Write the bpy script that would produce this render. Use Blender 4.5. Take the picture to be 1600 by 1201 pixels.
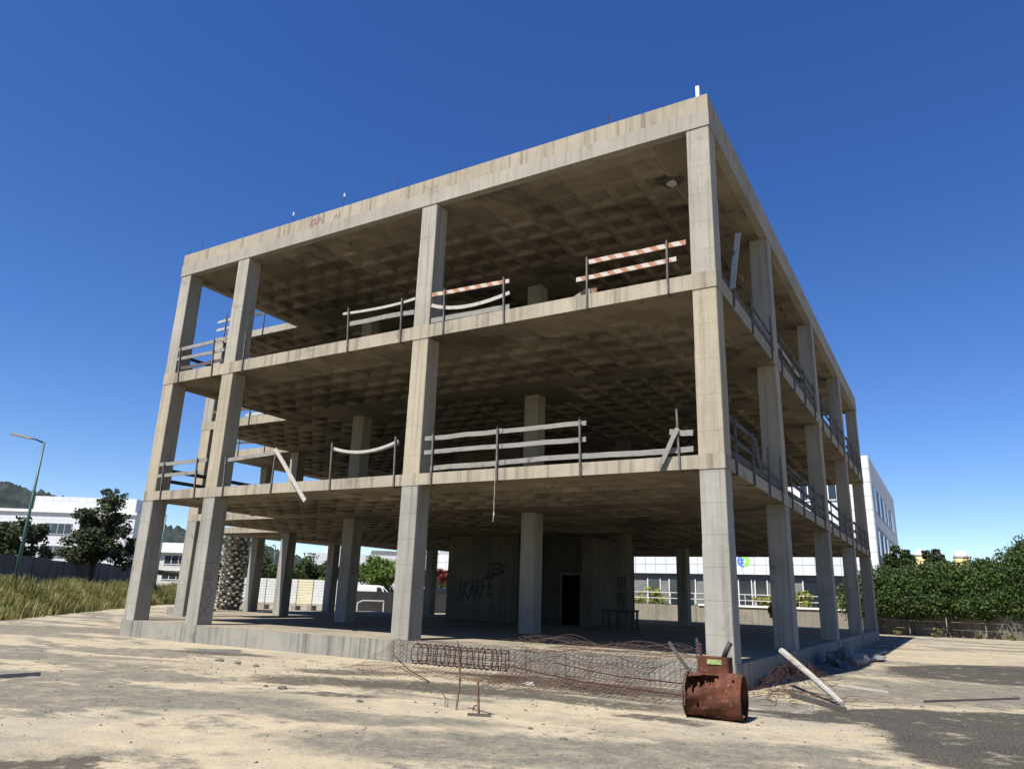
import bpy, bmesh, math, random
import numpy as np
from mathutils import Vector, Matrix
random.seed(7); rng = np.random.default_rng(7)
R = math.radians
for o in list(bpy.data.objects): bpy.data.objects.remove(o)
scene = bpy.context.scene
C = scene.collection

# ------------------------------------------------------------------ camera
cam_data = bpy.data.cameras.new('camera'); cam = bpy.data.objects.new('camera', cam_data); C.objects.link(cam)
scene.camera = cam
cam_data.sensor_width = 36.0; cam_data.lens = 1141.73 / 1600 * 36; cam_data.clip_start = .1; cam_data.clip_end = 6000
_yaw, _pit, _rol = R(-30.797), R(16.126), R(1.927)
_f = Vector((math.sin(_yaw)*math.cos(_pit), math.cos(_yaw)*math.cos(_pit), math.sin(_pit)))
_r = Vector((math.cos(_yaw), -math.sin(_yaw), 0)); _u = _r.cross(_f)
_r2 = _r*math.cos(_rol) + _u*math.sin(_rol); _u2 = -_r*math.sin(_rol) + _u*math.cos(_rol)
cam.matrix_world = Matrix(((_r2.x, _u2.x, -_f.x, 3.714), (_r2.y, _u2.y, -_f.y, -14.719), (_r2.z, _u2.z, -_f.z, 1.6), (0, 0, 0, 1)))

# ------------------------------------------------------------------ sky, sun, exposure
SUN = Vector((.10, .63, -1.0)).normalized()          # the way the light travels
elev = math.asin(-SUN.z); az = math.atan2(-SUN.x, -SUN.y)   # azimuth of the sun from +Y, clockwise
world = bpy.data.worlds.new('World'); scene.world = world; world.use_nodes = True
wn = world.node_tree; wn.nodes.clear()
wo = wn.nodes.new('ShaderNodeOutputWorld'); bg = wn.nodes.new('ShaderNodeBackground'); sky = wn.nodes.new('ShaderNodeTexSky')
sky.sky_type = 'NISHITA'; sky.sun_disc = False; sky.sun_elevation = elev; sky.sun_rotation = az
sky.altitude = 1200; sky.air_density = 1.0; sky.dust_density = .1; sky.ozone_density = 3.0
hs = wn.nodes.new('ShaderNodeHueSaturation'); hs.inputs['Saturation'].default_value = 1.27; hs.inputs['Hue'].default_value = .514
wn.links.new(sky.outputs[0], hs.inputs['Color']); wn.links.new(hs.outputs[0], bg.inputs['Color'])
bg.inputs['Strength'].default_value = .080; wn.links.new(bg.outputs[0], wo.inputs['Surface'])
sl = bpy.data.lights.new('sun', 'SUN'); sl.energy = 5.0; sl.angle = R(.53); sl.color = (1, .955, .87)
so = bpy.data.objects.new('sun', sl); C.objects.link(so); so.rotation_euler = SUN.to_track_quat('-Z', 'Y').to_euler(); so.location = (-10, -40, 60)
vs = scene.view_settings; vs.view_transform = 'Standard'; vs.look = 'None'; vs.exposure = 0.95; vs.gamma = 1; vs.use_curve_mapping = False
scene.render.engine = 'CYCLES'
cy = scene.cycles; cy.max_bounces = 8; cy.diffuse_bounces = 3; cy.glossy_bounces = 3; cy.transparent_max_bounces = 6
cy.use_denoising = True; cy.sample_clamp_indirect = 4

# ------------------------------------------------------------------ node materials
class NT:
    def __init__(s, name):
        s.m = bpy.data.materials.new(name); s.m.use_nodes = True; s.t = s.m.node_tree; s.t.nodes.clear()
        s.out = s.t.nodes.new('ShaderNodeOutputMaterial'); s.b = s.n('ShaderNodeBsdfPrincipled'); s.l(s.b.outputs[0], s.out.inputs[0])
        s.pos = s.n('ShaderNodeNewGeometry').outputs['Position']
    def n(s, t, **k):
        x = s.t.nodes.new(t)
        for a, v in k.items(): setattr(x, a, v)
        return x
    def l(s, a, b): s.t.links.new(a, b)
    def put(s, sock, v):
        if hasattr(v, 'is_linked') or isinstance(v, bpy.types.NodeSocket): s.l(v, sock)
        else: sock.default_value = v
    def mapv(s, v, scale=(1, 1, 1), loc=(0, 0, 0), rot=(0, 0, 0), kind='POINT'):
        m = s.n('ShaderNodeMapping', vector_type=kind); s.l(v, m.inputs['Vector'])
        m.inputs['Scale'].default_value = scale; m.inputs['Location'].default_value = loc; m.inputs['Rotation'].default_value = rot
        return m.outputs[0]
    def noise(s, v, scale, detail=4, rough=.55, dist=0, col=False):
        x = s.n('ShaderNodeTexNoise'); s.l(v, x.inputs['Vector']); x.inputs['Scale'].default_value = scale
        x.inputs['Detail'].default_value = detail; x.inputs['Roughness'].default_value = rough; x.inputs['Distortion'].default_value = dist
        return x.outputs['Color' if col else 'Fac']
    def rng(s, v, a, b, c=0., d=1., smooth=True):
        x = s.n('ShaderNodeMapRange'); x.interpolation_type = 'SMOOTHSTEP' if smooth else 'LINEAR'
        s.l(v, x.inputs[0]); x.inputs[1].default_value = a; x.inputs[2].default_value = b; x.inputs[3].default_value = c; x.inputs[4].default_value = d
        return x.outputs[0]
    def math(s, op, a, b=0., c=None):
        x = s.n('ShaderNodeMath', operation=op); s.put(x.inputs[0], a); s.put(x.inputs[1], b)
        if c is not None: s.put(x.inputs[2], c)
        return x.outputs[0]
    def mix(s, f, a, b, mode='MIX'):
        x = s.n('ShaderNodeMix', data_type='RGBA', blend_type=mode)
        s.put(x.inputs[0], f)
        for i, v in ((6, a), (7, b)):
            if isinstance(v, (tuple, list)): x.inputs[i].default_value = (*v[:3], 1)
            else: s.l(v, x.inputs[i])
        return x.outputs[2]
    def bump(s, h, strength, dist=.01, prev=None):
        x = s.n('ShaderNodeBump'); s.l(h, x.inputs['Height']); x.inputs['Strength'].default_value = strength; x.inputs['Distance'].default_value = dist
        if prev is not None: s.l(prev, x.inputs['Normal'])
        s.l(x.outputs[0], s.b.inputs['Normal']); return x.outputs[0]
    def done(s, col, rough=.8, metal=0., spec=.3):
        if isinstance(col, (tuple, list)): s.b.inputs['Base Color'].default_value = (*col[:3], 1)
        else: s.l(col, s.b.inputs['Base Color'])
        s.put(s.b.inputs['Roughness'], rough); s.put(s.b.inputs['Metallic'], metal); s.b.inputs['Specular IOR Level'].default_value = spec
        return s.m

def concrete(name, light, dark, stain, streak=.5, stainamt=.5, boards=0., seedoff=0., bumpk=.35):
    light, dark, stain = [tuple(c*.56 for c in q) for q in (light, dark, stain)]
    k = NT(name); p = k.mapv(k.pos, loc=(seedoff, seedoff*.7, seedoff*.3))
    big = k.rng(k.noise(p, .55, 5, .6), .35, .68)
    mid = k.rng(k.noise(p, 3.2, 6, .65), .3, .72)
    fine = k.noise(p, 38, 3, .6)
    st = k.rng(k.noise(k.mapv(p, scale=(7, 7, .22)), 1.0, 5, .62), .46, .72)
    col = k.mix(big, light, dark)
    col = k.mix(k.math('MULTIPLY', mid, .35), col, dark)
    col = k.mix(k.math('MULTIPLY', st, streak), col, stain)
    bl = k.rng(k.noise(p, 1.3, 7, .7, .6), .56, .74)
    col = k.mix(k.math('MULTIPLY', bl, stainamt), col, stain)
    sp = k.rng(k.noise(p, 60, 2, .5), .66, .72)
    col = k.mix(k.math('MULTIPLY', sp, .22), col, stain)
    col = k.mix(.16, col, k.rng(fine, .3, .7, .2, .8, False), 'OVERLAY')
    if name == 'concrete_soffit':
        sx = k.n('ShaderNodeSeparateXYZ'); k.l(k.pos, sx.inputs[0]); cb = k.n('ShaderNodeCombineXYZ')
        k.l(k.math('FLOOR', k.math('DIVIDE', k.math('ADD', sx.outputs[0], .60), .86)), cb.inputs[0]); k.l(k.math('FLOOR', k.math('DIVIDE', k.math('SUBTRACT', sx.outputs[1], .62), .86)), cb.inputs[1]); k.l(k.math('FLOOR', k.math('DIVIDE', sx.outputs[2], 4.0)), cb.inputs[2])
        wn_ = k.n('ShaderNodeTexWhiteNoise'); k.l(cb.outputs[0], wn_.inputs['Vector']); col = k.mix(k.rng(wn_.outputs['Value'], 0, 1, 0, .42, False), col, stain)
        lk = k.rng(k.noise(p, .28, 6, .7, .8), .52, .62); col = k.mix(k.math('MULTIPLY', lk, .6), col, stain)
    h = k.math('ADD', k.math('MULTIPLY', fine, .5), k.math('MULTIPLY', mid, .6))
    if boards:
        w = k.n('ShaderNodeTexWave', wave_type='BANDS', bands_direction='Z', wave_profile='SAW'); k.l(p, w.inputs['Vector']); w.inputs['Scale'].default_value = boards
        w.inputs['Distortion'].default_value = .35; w.inputs['Detail Scale'].default_value = .6
        h = k.math('ADD', h, k.math('MULTIPLY', k.rng(w.outputs['Fac'], .0, .06), .8))
    k.bump(h, bumpk, .012)
    return k.done(col, .9, 0, .2)

M = {}
M['col'] = concrete('concrete_column', (.575, .535, .45), (.45, .415, .35), (.20, .185, .16), .5, .6, .45)
M['col_low'] = concrete('concrete_column_lower_pour', (.54, .51, .445), (.40, .38, .33), (.17, .16, .14), .55, .7, .5, 3)
M['col_mid'] = concrete('concrete_column_middle_pour', (.61, .535, .395), (.50, .435, .325), (.27, .235, .18), .5, .4, .4, 7)
M['edge'] = concrete('concrete_slab_edge', (.60, .53, .40), (.44, .39, .30), (.12, .105, .085), .6, .7, 0, 5)
M['band'] = concrete('concrete_roof_band', (.56, .52, .43), (.45, .415, .345), (.20, .185, .155), .35, .6, 0, 9)
M['para'] = concrete('concrete_parapet', (.58, .505, .385), (.47, .41, .31), (.14, .12, .092), .6, .65, 0, 12)
M['soffit'] = concrete('concrete_soffit', (.50, .425, .305), (.34, .285, .205), (.105, .088, .065), 0., .8, 0, 17, .5)
M['plinth'] = concrete('concrete_plinth', (.46, .435, .375), (.34, .325, .285), (.15, .14, .12), .75, .6, 0, 21)
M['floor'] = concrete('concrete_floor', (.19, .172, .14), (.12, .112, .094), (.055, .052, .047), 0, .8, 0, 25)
M['gfloor'] = concrete('dusty_ground_floor', (.46, .395, .285), (.30, .262, .20), (.12, .108, .09), 0, .7, 0, 27)
M['dkcore'] = concrete('dark_recess_wall', (.11, .10, .085), (.075, .07, .06), (.04, .038, .035), .4, .6, 0, 33)  # recess wall: a darker concrete than the rest of the core
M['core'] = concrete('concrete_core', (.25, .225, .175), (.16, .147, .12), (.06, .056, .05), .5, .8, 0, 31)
M['block'] = concrete('concrete_block', (.42, .40, .35), (.30, .285, .25), (.14, .13, .115), .4, .6, 0, 41)
M['retain'] = concrete('retaining_concrete', (.40, .365, .30), (.30, .275, .225), (.12, .11, .095), .45, .5, 0, 45)
M['dkwall'] = concrete('dark_panel_wall', (.16, .16, .155), (.115, .115, .11), (.06, .06, .058), .6, .5, 0, 51)
M['midwall'] = concrete('grey_panel_wall', (.30, .295, .285), (.21, .207, .20), (.10, .098, .095), .6, .5, 0, 53)
M['hedgewall'] = concrete('rough_boundary_wall', (.26, .23, .18), (.15, .135, .11), (.05, .045, .04), .5, .9, 0, 55, .9)

def wood(name, a, b, dark, scale=1.0):
    k = NT(name); g = k.noise(k.mapv(k.pos, scale=(1.6, 1.6, 34)), 1.4*scale, 6, .65, .8)
    col = k.mix(k.rng(g, .3, .7), a, b); bl = k.rng(k.noise(k.pos, 4.5, 5, .7), .52, .72)
    col = k.mix(k.math('MULTIPLY', bl, .65), col, dark); k.bump(g, .4, .006)
    return k.done(col, .85, 0, .2)
M['wood'] = wood('weathered_wood', (.255, .242, .22), (.165, .157, .14), (.05, .046, .04))
M['wood_pale'] = wood('pale_wood', (.42, .40, .36), (.30, .285, .25), (.14, .128, .11))
M['pole'] = wood('grey_pole_wood', (.33, .315, .285), (.22, .21, .19), (.08, .072, .064))
M['wood_dark'] = wood('dark_and_shaded_wood', (.10, .092, .082), (.065, .06, .053), (.03, .027, .024))  # planks' own tone; on the shaded-side rails it stands in for shade
def plain(name, col, rough=.6, metal=0., var=.25, scale=6., spec=.4):
    k = NT(name); f = k.rng(k.noise(k.pos, scale, 5, .6), .3, .7)
    return k.done(k.mix(f, tuple(c*(1-var) for c in col), tuple(min(1, c*(1+var*.6)) for c in col)), rough, metal, spec)
M['black'] = plain('black_paint', (.018, .018, .02), .6, 0, .3)
def rust(name, a, b, c, amt=.5):
    k = NT(name); n1 = k.rng(k.noise(k.pos, 5.5, 7, .68), .34, .66); n2 = k.rng(k.noise(k.pos, 16, 6, .7), .56, .66)
    n3 = k.rng(k.noise(k.mapv(k.pos, loc=(3, 1, 7)), 9, 6, .7), .60, .68)
    col = k.mix(n1, a, b); col = k.mix(k.math('MULTIPLY', n2, amt), col, c); col = k.mix(k.math('MULTIPLY', n3, amt), col, (.05, .03, .022))
    k.bump(k.noise(k.pos, 45, 4, .7), .5, .006)
    return k.done(col, .88, .1, .2)
M['post'] = rust('old_steel_post', (.14, .135, .13), (.085, .075, .068), (.20, .19, .18), .5)
M['rust'] = rust('rusty_steel_drum', (.115, .040, .022), (.058, .024, .016), (.22, .14, .10), .6)
M['rust_lt'] = rust('flaking_tan_rust', (.19, .11, .066), (.115, .062, .038), (.28, .20, .14), .6)
M['rebar'] = rust('rusty_rebar', (.070, .031, .022), (.042, .021, .016), (.10, .055, .038), .4)
M['rebar_lt'] = rust('rusty_thin_wire', (.078, .050, .036), (.048, .033, .025), (.11, .075, .052), .4)
def stripes():
    k = NT('red_white_board'); sx = k.n('ShaderNodeSeparateXYZ'); k.l(k.pos, sx.inputs[0])
    f = k.math('FRACT', k.math('MULTIPLY', k.math('ADD', sx.outputs[0], k.math('MULTIPLY', sx.outputs[2], .8)), 2.9))
    s = k.math('GREATER_THAN', f, .52)
    col = k.mix(s, (.40, .36, .31), (.30, .14, .085)); w = k.rng(k.noise(k.pos, 12, 5, .7), .5, .7)
    return k.done(k.mix(k.math('MULTIPLY', w, .55), col, (.34, .28, .22)), .7, 0, .3)
M['stripe'] = stripes()
M['white'] = plain('white_paint', (.64, .64, .62), .55, 0, .1)
M['offwhite'] = plain('aged_white', (.48, .47, .44), .7, 0, .2)
M['cream'] = plain('cream_sheet', (.58, .55, .38), .5, 0, .1)
M['sheet'] = plain('pale_sheet_metal', (.55, .565, .56), .45, 0, .1)
def glass(name, col=(.02, .026, .032)):
    k = NT(name); return k.done(col, .08, 0, .8)
M['glass'] = glass('dark_glass'); M['glassb'] = glass('bluish_glass', (.05, .075, .10))
def clad(name, base, cell=(1.1, 1.1), joint=(.42, .43, .44), axis='x'):
    k = NT(name); sx = k.n('ShaderNodeSeparateXYZ'); k.l(k.pos, sx.inputs[0])
    u = sx.outputs[0] if axis == 'x' else sx.outputs[1]
    fu = k.math('LESS_THAN', k.math('FRACT', k.math('MULTIPLY', u, 1/cell[0])), .045); fz = k.math('LESS_THAN', k.math('FRACT', k.math('MULTIPLY', sx.outputs[2], 1/cell[1])), .045)
    v = k.rng(k.noise(k.pos, .35, 3), .3, .7, .92, 1.0); cb = k.n('ShaderNodeCombineColor'); [k.l(v, cb.inputs[i]) for i in range(3)]
    col = k.mix(k.math('MAXIMUM', fu, fz), base, joint); col = k.mix(1., col, cb.outputs[0], 'MULTIPLY')
    return k.done(col, .4, 0, .4)
M['clad'] = clad('white_cladding_far', (.56, .57, .58), (.9, .8))
M['cladpan'] = plain('white_cladding_panel', (.54, .56, .58), .65, 0, .08, .4, .25)
M['greywall'] = plain('grey_rendered_wall', (.15, .15, .146), .8, 0, .2, 2)
M['joint'] = plain('dark_joint', (.30, .31, .32), .7, 0, .1)
M['green_pole'] = plain('green_pole_paint', (.045, .10, .085), .45, 0, .15)
M['paint_dark'] = plain('graffiti_black', (.010, .010, .012), .6, 0, .3, 3)
M['paint_purple'] = plain('graffiti_faded_purple', (.20, .12, .13), .8, 0, .3, 9)
M['paint_grey'] = plain('graffiti_grey', (.13, .125, .12), .8, 0, .3, 9)
M['paint_blue'] = plain('logo_blue', (.05, .16, .62), .5); M['paint_green'] = plain('logo_green', (.22, .58, .08), .5)
M['label'] = plain('yellow_green_label', (.25, .33, .12), .7, 0, .5, 60)
M['tarp'] = concrete('grey_sheeting', (.34, .34, .33), (.24, .24, .24), (.12, .12, .12), 0, .4, 0, 61)
M['carwhite'] = plain('white_car_paint', (.66, .66, .66), .25, 0, .03, 1, .6); M['carblue'] = plain('blue_car_paint', (.015, .022, .09), .2, 0, .1, 1, .6)
M['tyre'] = plain('tyre_rubber', (.02, .02, .02), .8); M['yellow'] = plain('yellow_plaster', (.56, .40, .18), .8, 0, .15)
M['roofred'] = plain('terracotta', (.35, .14, .08), .8)
M['stone'] = concrete('loose_stone', (.24, .215, .175), (.15, .135, .11), (.06, .055, .05), 0, .5, 0, 71)

def leafmat(name, a, b, c=None, scale=.9, trans=.25):
    k = NT(name); f = k.rng(k.noise(k.pos, scale, 4, .65), .32, .68); col = k.mix(f, a, b)
    oi = k.n('ShaderNodeNewGeometry'); col = k.mix(k.rng(oi.outputs['Random Per Island'], 0, 1, 0, .55, False), col, c or tuple(x*.55 for x in a))
    m = k.done(col, .6, 0, .25)
    tr = k.n('ShaderNodeBsdfTranslucent'); k.l(col, tr.inputs[0]); ms = k.n('ShaderNodeMixShader'); ms.inputs[0].default_value = trans
    k.l(k.b.outputs[0], ms.inputs[1]); k.l(tr.outputs[0], ms.inputs[2]); k.l(ms.outputs[0], k.out.inputs[0])
    return m
M['hedge'] = leafmat('hedge_leaf', (.052, .090, .022), (.020, .038, .013), (.085, .125, .028), .8)
M['pine'] = leafmat('pine_leaf', (.04, .052, .022), (.024, .034, .018), (.07, .082, .032), .5, .12)
M['dark_leaf'] = leafmat('dark_leaf', (.035, .055, .018), (.022, .036, .014), (.07, .10, .02), .4)
M['bright_leaf'] = leafmat('bright_leaf', (.10, .16, .03), (.065, .11, .02), (.14, .19, .04), .6)
M['yellow_leaf'] = leafmat('yellow_green_leaf', (.26, .28, .05), (.16, .19, .04), (.36, .34, .08), 1.2)
M['red_leaf'] = leafmat('red_blossom', (.30, .03, .035), (.16, .025, .03), (.09, .08, .03), 2)
M['grass'] = leafmat('dry_tall_grass', (.235, .22, .075), (.085, .115, .03), (.32, .265, .11), .8, .3)
M['bark'] = concrete('tree_bark', (.16, .12, .085), (.10, .08, .06), (.05, .04, .03), .6, .5, 0, 81, .9)
M['palmbark'] = concrete('palm_bark', (.66, .63, .58), (.46, .43, .38), (.12, .11, .10), .1, .6, 0, 85, .8)

# the yard: sun-bleached slab with dust drifts, grey worn areas and dark asphalt patches
def ground_mat():
    k = NT('dusty_yard'); p = k.pos
    ds = k.noise(p, .55, 5, .65, col=True)
    off = k.n('ShaderNodeVectorMath', operation='SUBTRACT'); k.l(ds, off.inputs[0]); off.inputs[1].default_value = (.5, .5, .5)
    sc = k.n('ShaderNodeVectorMath', operation='SCALE'); k.l(off.outputs[0], sc.inputs[0]); sc.inputs['Scale'].default_value = 1.3
    ad = k.n('ShaderNodeVectorMath', operation='ADD'); k.l(p, ad.inputs[0]); k.l(sc.outputs[0], ad.inputs[1]); q0 = ad.outputs[0]
    d2 = k.noise(p, 3.2, 5, .7, col=True); o2 = k.n('ShaderNodeVectorMath', operation='SUBTRACT'); k.l(d2, o2.inputs[0]); o2.inputs[1].default_value = (.5, .5, .5)
    s2 = k.n('ShaderNodeVectorMath', operation='SCALE'); k.l(o2.outputs[0], s2.inputs[0]); s2.inputs['Scale'].default_value = .55
    a2 = k.n('ShaderNodeVectorMath', operation='ADD'); k.l(q0, a2.inputs[0]); k.l(s2.outputs[0], a2.inputs[1]); q = a2.outputs[0]
    def blob(cx, cy, rx, ry, ang=0, soft=.5):
        m = k.mapv(q, scale=(rx, ry, 50), loc=(cx, cy, 0), rot=(0, 0, R(ang)), kind='TEXTURE')
        ln = k.n('ShaderNodeVectorMath', operation='LENGTH'); k.l(m, ln.inputs[0]); return k.rng(ln.outputs['Value'], 1+soft*.4, 1-soft*.6)
    def union(bs):
        a = bs[0]
        for b in bs[1:]: a = k.math('MAXIMUM', a, b)
        return a
    streak = k.noise(k.mapv(p, scale=(.16, .55, 1), rot=(0, 0, R(28))), 1.0, 6, .62, .5)
    mott = k.noise(p, 2.1, 7, .7); grit = k.noise(p, 34, 3, .65); fine = k.noise(p, 120, 2, .6)
    tan = k.mix(k.rng(mott, .3, .7), (.345, .292, .203), (.255, .220, .160))
    tan = k.mix(k.math('MULTIPLY', k.rng(k.noise(p, .22, 3), .48, .62), .6), tan, (.225, .207, .172))
    grey = k.mix(k.rng(k.noise(p, 8, 6, .7), .3, .7), (.085, .079, .066), (.150, .138, .113))
    gb = union([blob(-6.9, -7.6, 3.4, 1.0, 30), blob(-1.0, -7.3, 2.4, .9, 25), blob(-13, -5.0, 4.5, .8, 20), blob(-5.3, -5.7, 1.3, .35, 20), blob(.8, -6.6, 1.5, 1.1, 40), blob(-24, 0, 9, 1.6, 25), blob(4, 4, 4.5, 2.0, 50), blob(-3.2, -6.6, 2.0, .5, 20), blob(-9.5, -6.2, 2.6, .5, 25)])
    gf = k.math('MAXIMUM', k.math('MULTIPLY', gb, .95), k.rng(k.math('ADD', streak, k.math('MULTIPLY', k.math('SUBTRACT', mott, .5), .30)), .475, .555, 0, .88))
    tb = union([blob(-4.4, -9.9, 2.2, .55, 35), blob(-2.2, -5.0, 4.2, .75, 12), blob(1.3, -4.4, 1.7, .6, 30), blob(4.5, 18, 8, 4.5, 20), blob(-9, -3.4, 4, .5, 22)])
    gf = k.math('MULTIPLY', gf, k.math('SUBTRACT', 1, k.math('MULTIPLY', tb, .7)))
    gf = k.math('MULTIPLY', gf, k.rng(mott, .3, .6, .6, 1.0))
    col = k.mix(gf, tan, grey)
    db = union([blob(5.0, -3.0, 2.5, 2.1, 50, .12), blob(5.4, -.6, 3.6, 2.0, 40, .12), blob(2.9, -1.1, 1.6, .95, 40, .15), blob(1.6, -2.0, 1.0, .28, 10, .4), blob(4.9, 10.6, 4.2, 2.7, 60, .12), blob(8.5, 13, 4, 2.3, 40, .12), blob(1.9, -2.2, .9, .3, 20, .5), blob(7, 5.4, 2.4, .55, 30, .3)])
    asph = k.mix(k.rng(grit, .42, .68), (.028, .026, .023), (.085, .077, .065))
    asph = k.mix(k.rng(k.noise(p, 1.6, 6, .7), .55, .68), asph, (.19, .165, .125))
    col = k.mix(k.math('MULTIPLY', db, .95), col, asph)
    sb = union([blob(-6.0, -3.9, 1.9, .62, 18, .5), blob(-7.2, -2.6, 1.2, .5, 20, .6), blob(-12.2, -1.6, 1.6, .4, 15, .6), blob(-4.1, -3.2, 2.4, .8, 8, .5), blob(-1.9, -3.0, 2.1, .5, 4, .6), blob(-.1, -3.9, .9, .26, 5, .6), blob(-5.0, -5.3, .9, .22, 20, .7), blob(-6.6, -4.7, .8, .25, 15, .7), blob(-2.6, -.9, 3.2, .8, 0, .6), blob(-3.75, -10.75, .6, .3, 40, .2)])
    sb = k.math('MULTIPLY', sb, k.rng(k.noise(p, 5, 6, .75), .30, .50))
    col = k.mix(k.math('MULTIPLY', sb, .92), col, (.060, .052, .043))
    crack = k.n('ShaderNodeTexVoronoi', feature='DISTANCE_TO_EDGE'); k.l(q, crack.inputs['Vector']); crack.inputs['Scale'].default_value = .34
    col = k.mix(k.math('MULTIPLY', k.rng(crack.outputs['Distance'], .004, .001), .0), col, (.12, .10, .08))
    spk = k.rng(k.noise(p, 26, 4, .7), .63, .69); col = k.mix(k.math('MULTIPLY', spk, .3), col, (.12, .105, .085))
    spw = k.rng(k.noise(k.mapv(p, loc=(9, 4, 0)), 30, 4, .7), .64, .70); col = k.mix(k.math('MULTIPLY', spw, .4), col, (.46, .41, .32))
    col = k.mix(.38, col, k.rng(k.math('ADD', k.math('MULTIPLY', fine, .5), k.math('MULTIPLY', grit, .5)), .36, .64, .05, .95, False), 'OVERLAY')
    agg = k.n('ShaderNodeTexVoronoi'); k.l(p, agg.inputs['Vector']); agg.inputs['Scale'].default_value = 55
    av = k.n('ShaderNodeSeparateColor'); k.l(agg.outputs['Color'], av.inputs[0])
    col = k.mix(k.math('MULTIPLY', gf, .3), col, k.rng(av.outputs[0], 0, 1, .12, .88, False), 'OVERLAY')
    h = k.math('ADD', k.math('MULTIPLY', grit, .7), k.math('ADD', k.math('MULTIPLY', fine, .35), k.math('MULTIPLY', mott, 1.2)))
    k.bump(h, .55, .02)
    return k.done(col, .95, 0, .12)
M['ground'] = ground_mat()
M['soil'] = plain('dry_soil', (.17, .14, .085), .95, 0, .4, 3)
def hillmat():
    k = NT('wooded_hill'); n = k.rng(k.noise(k.pos, .045, 8, .75), .35, .65)
    col = k.mix(n, (.022, .031, .033), (.046, .056, .052)); return k.done(col, 1, 0, 0)
M['hill'] = hillmat()

# ------------------------------------------------------------------ mesh helpers
WL = {}
class MB:
    def __init__(s): s.v = []; s.f = []
    def box(s, x0, x1, y0, y1, z0, z1):
        b = len(s.v); s.v += [(x, y, z) for z in (z0, z1) for y in (y0, y1) for x in (x0, x1)]
        s.f += [tuple(b+i for i in q) for q in ((0, 2, 3, 1), (4, 5, 7, 6), (0, 1, 5, 4), (2, 6, 7, 3), (0, 4, 6, 2), (1, 3, 7, 5))]; return s
    def prism(s, pts, z0, z1):
        b = len(s.v); n = len(pts); s.v += [(x, y, z0) for x, y in pts] + [(x, y, z1) for x, y in pts]
        s.f += [tuple(range(b+n-1, b-1, -1)), tuple(range(b+n, b+2*n))] + [(b+i, b+(i+1) % n, b+n+(i+1) % n, b+n+i) for i in range(n)]; return s
    def cham(s, x0, x1, y0, y1, z0, z1, c=.015):
        return s.prism([(x0+c, y0), (x1-c, y0), (x1, y0+c), (x1, y1-c), (x1-c, y1), (x0+c, y1), (x0, y1-c), (x0, y0+c)], z0, z1)
    def tube(s, pts, r, n=6, cap=True):
        pts = [Vector(p) for p in pts]; b = len(s.v); m = len(pts); rr = r if isinstance(r, (list, tuple)) else [r]*m
        ref = None
        for i, p in enumerate(pts):
            t = (pts[min(i+1, m-1)] - pts[max(i-1, 0)]).normalized()
            a = (ref if ref is not None else (Vector((0, 0, 1)) if abs(t.z) < .9 else Vector((1, 0, 0))))
            x = (a - t*a.dot(t)).normalized(); ref = x; y = t.cross(x)
            s.v += [tuple(p + (x*math.cos(2*math.pi*j/n) + y*math.sin(2*math.pi*j/n))*rr[i]) for j in range(n)]
        for i in range(m-1):
            for j in range(n): s.f.append((b+i*n+j, b+i*n+(j+1) % n, b+(i+1)*n+(j+1) % n, b+(i+1)*n+j))
        if cap: s.f += [tuple(b+j for j in range(n-1, -1, -1)), tuple(b+(m-1)*n+j for j in range(n))]
        return s
    def bar(s, pts, w, h, side):      # rectangular section along a polyline; side: direction of the w axis
        pts = [Vector(p) for p in pts]; side = Vector(side); b = len(s.v); m = len(pts)
        for i, p in enumerate(pts):
            t = (pts[min(i+1, m-1)] - pts[max(i-1, 0)]).normalized(); x = (side - t*side.dot(t)).normalized(); y = t.cross(x)
            s.v += [tuple(p + x*w*.5*sx + y*h*.5*sy) for sx, sy in ((-1, -1), (1, -1), (1, 1), (-1, 1))]
        for i in range(m-1):
            for j in range(4): s.f.append((b+i*4+j, b+i*4+(j+1) % 4, b+(i+1)*4+(j+1) % 4, b+(i+1)*4+j))
        s.f += [(b+3, b+2, b+1, b), tuple(b+(m-1)*4+j for j in range(4))]; return s
    def quad(s, *p): b = len(s.v); s.v += [tuple(q) for q in p]; s.f.append(tuple(range(b, b+len(p)))); return s
    def build(s, name, mat, parent=None, org=None, smooth=False):
        V = np.array(s.v, float)
        if org is None:
            lo, hi = V.min(0), V.max(0); org = ((lo[0]+hi[0])/2, (lo[1]+hi[1])/2, lo[2])
        me = bpy.data.meshes.new(name); me.from_pydata((V-np.array(org)).tolist(), [], s.f); me.materials.append(mat)
        if smooth: me.polygons.foreach_set('use_smooth', [True]*len(me.polygons))
        me.update(); return link(name, me, org, parent)
def link(name, me, org, parent=None):
    o = bpy.data.objects.new(name, me); C.objects.link(o); w = Vector(org)
    if parent is not None: o.parent = parent; o.location = w - WL[parent.name]
    else: o.location = w
    WL[o.name] = w; return o
def tag(o, label=None, cat=None, group=None, kind=None):
    if label: o['label'] = label
    if cat: o['category'] = cat
    if group: o['group'] = group
    if kind: o['kind'] = kind
    return o
def empty(name, loc, label, cat, group=None):
    o = bpy.data.objects.new(name, None); o.empty_display_size = .3; C.objects.link(o); o.location = loc; WL[o.name] = Vector(loc); return tag(o, label, cat, group)
def npmesh(name, V, F, mat):      # V (n,3), F (m,k) equal-sized faces
    me = bpy.data.meshes.new(name); n, m, k = len(V), len(F), F.shape[1]
    me.vertices.add(n); me.vertices.foreach_set('co', V.astype(np.float32).ravel())
    me.loops.add(m*k); me.loops.foreach_set('vertex_index', F.astype(np.int32).ravel())
    me.polygons.add(m); me.polygons.foreach_set('loop_start', np.arange(0, m*k, k, dtype=np.int32))
    me.update(calc_edges=True); me.materials.append(mat); return me

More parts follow.
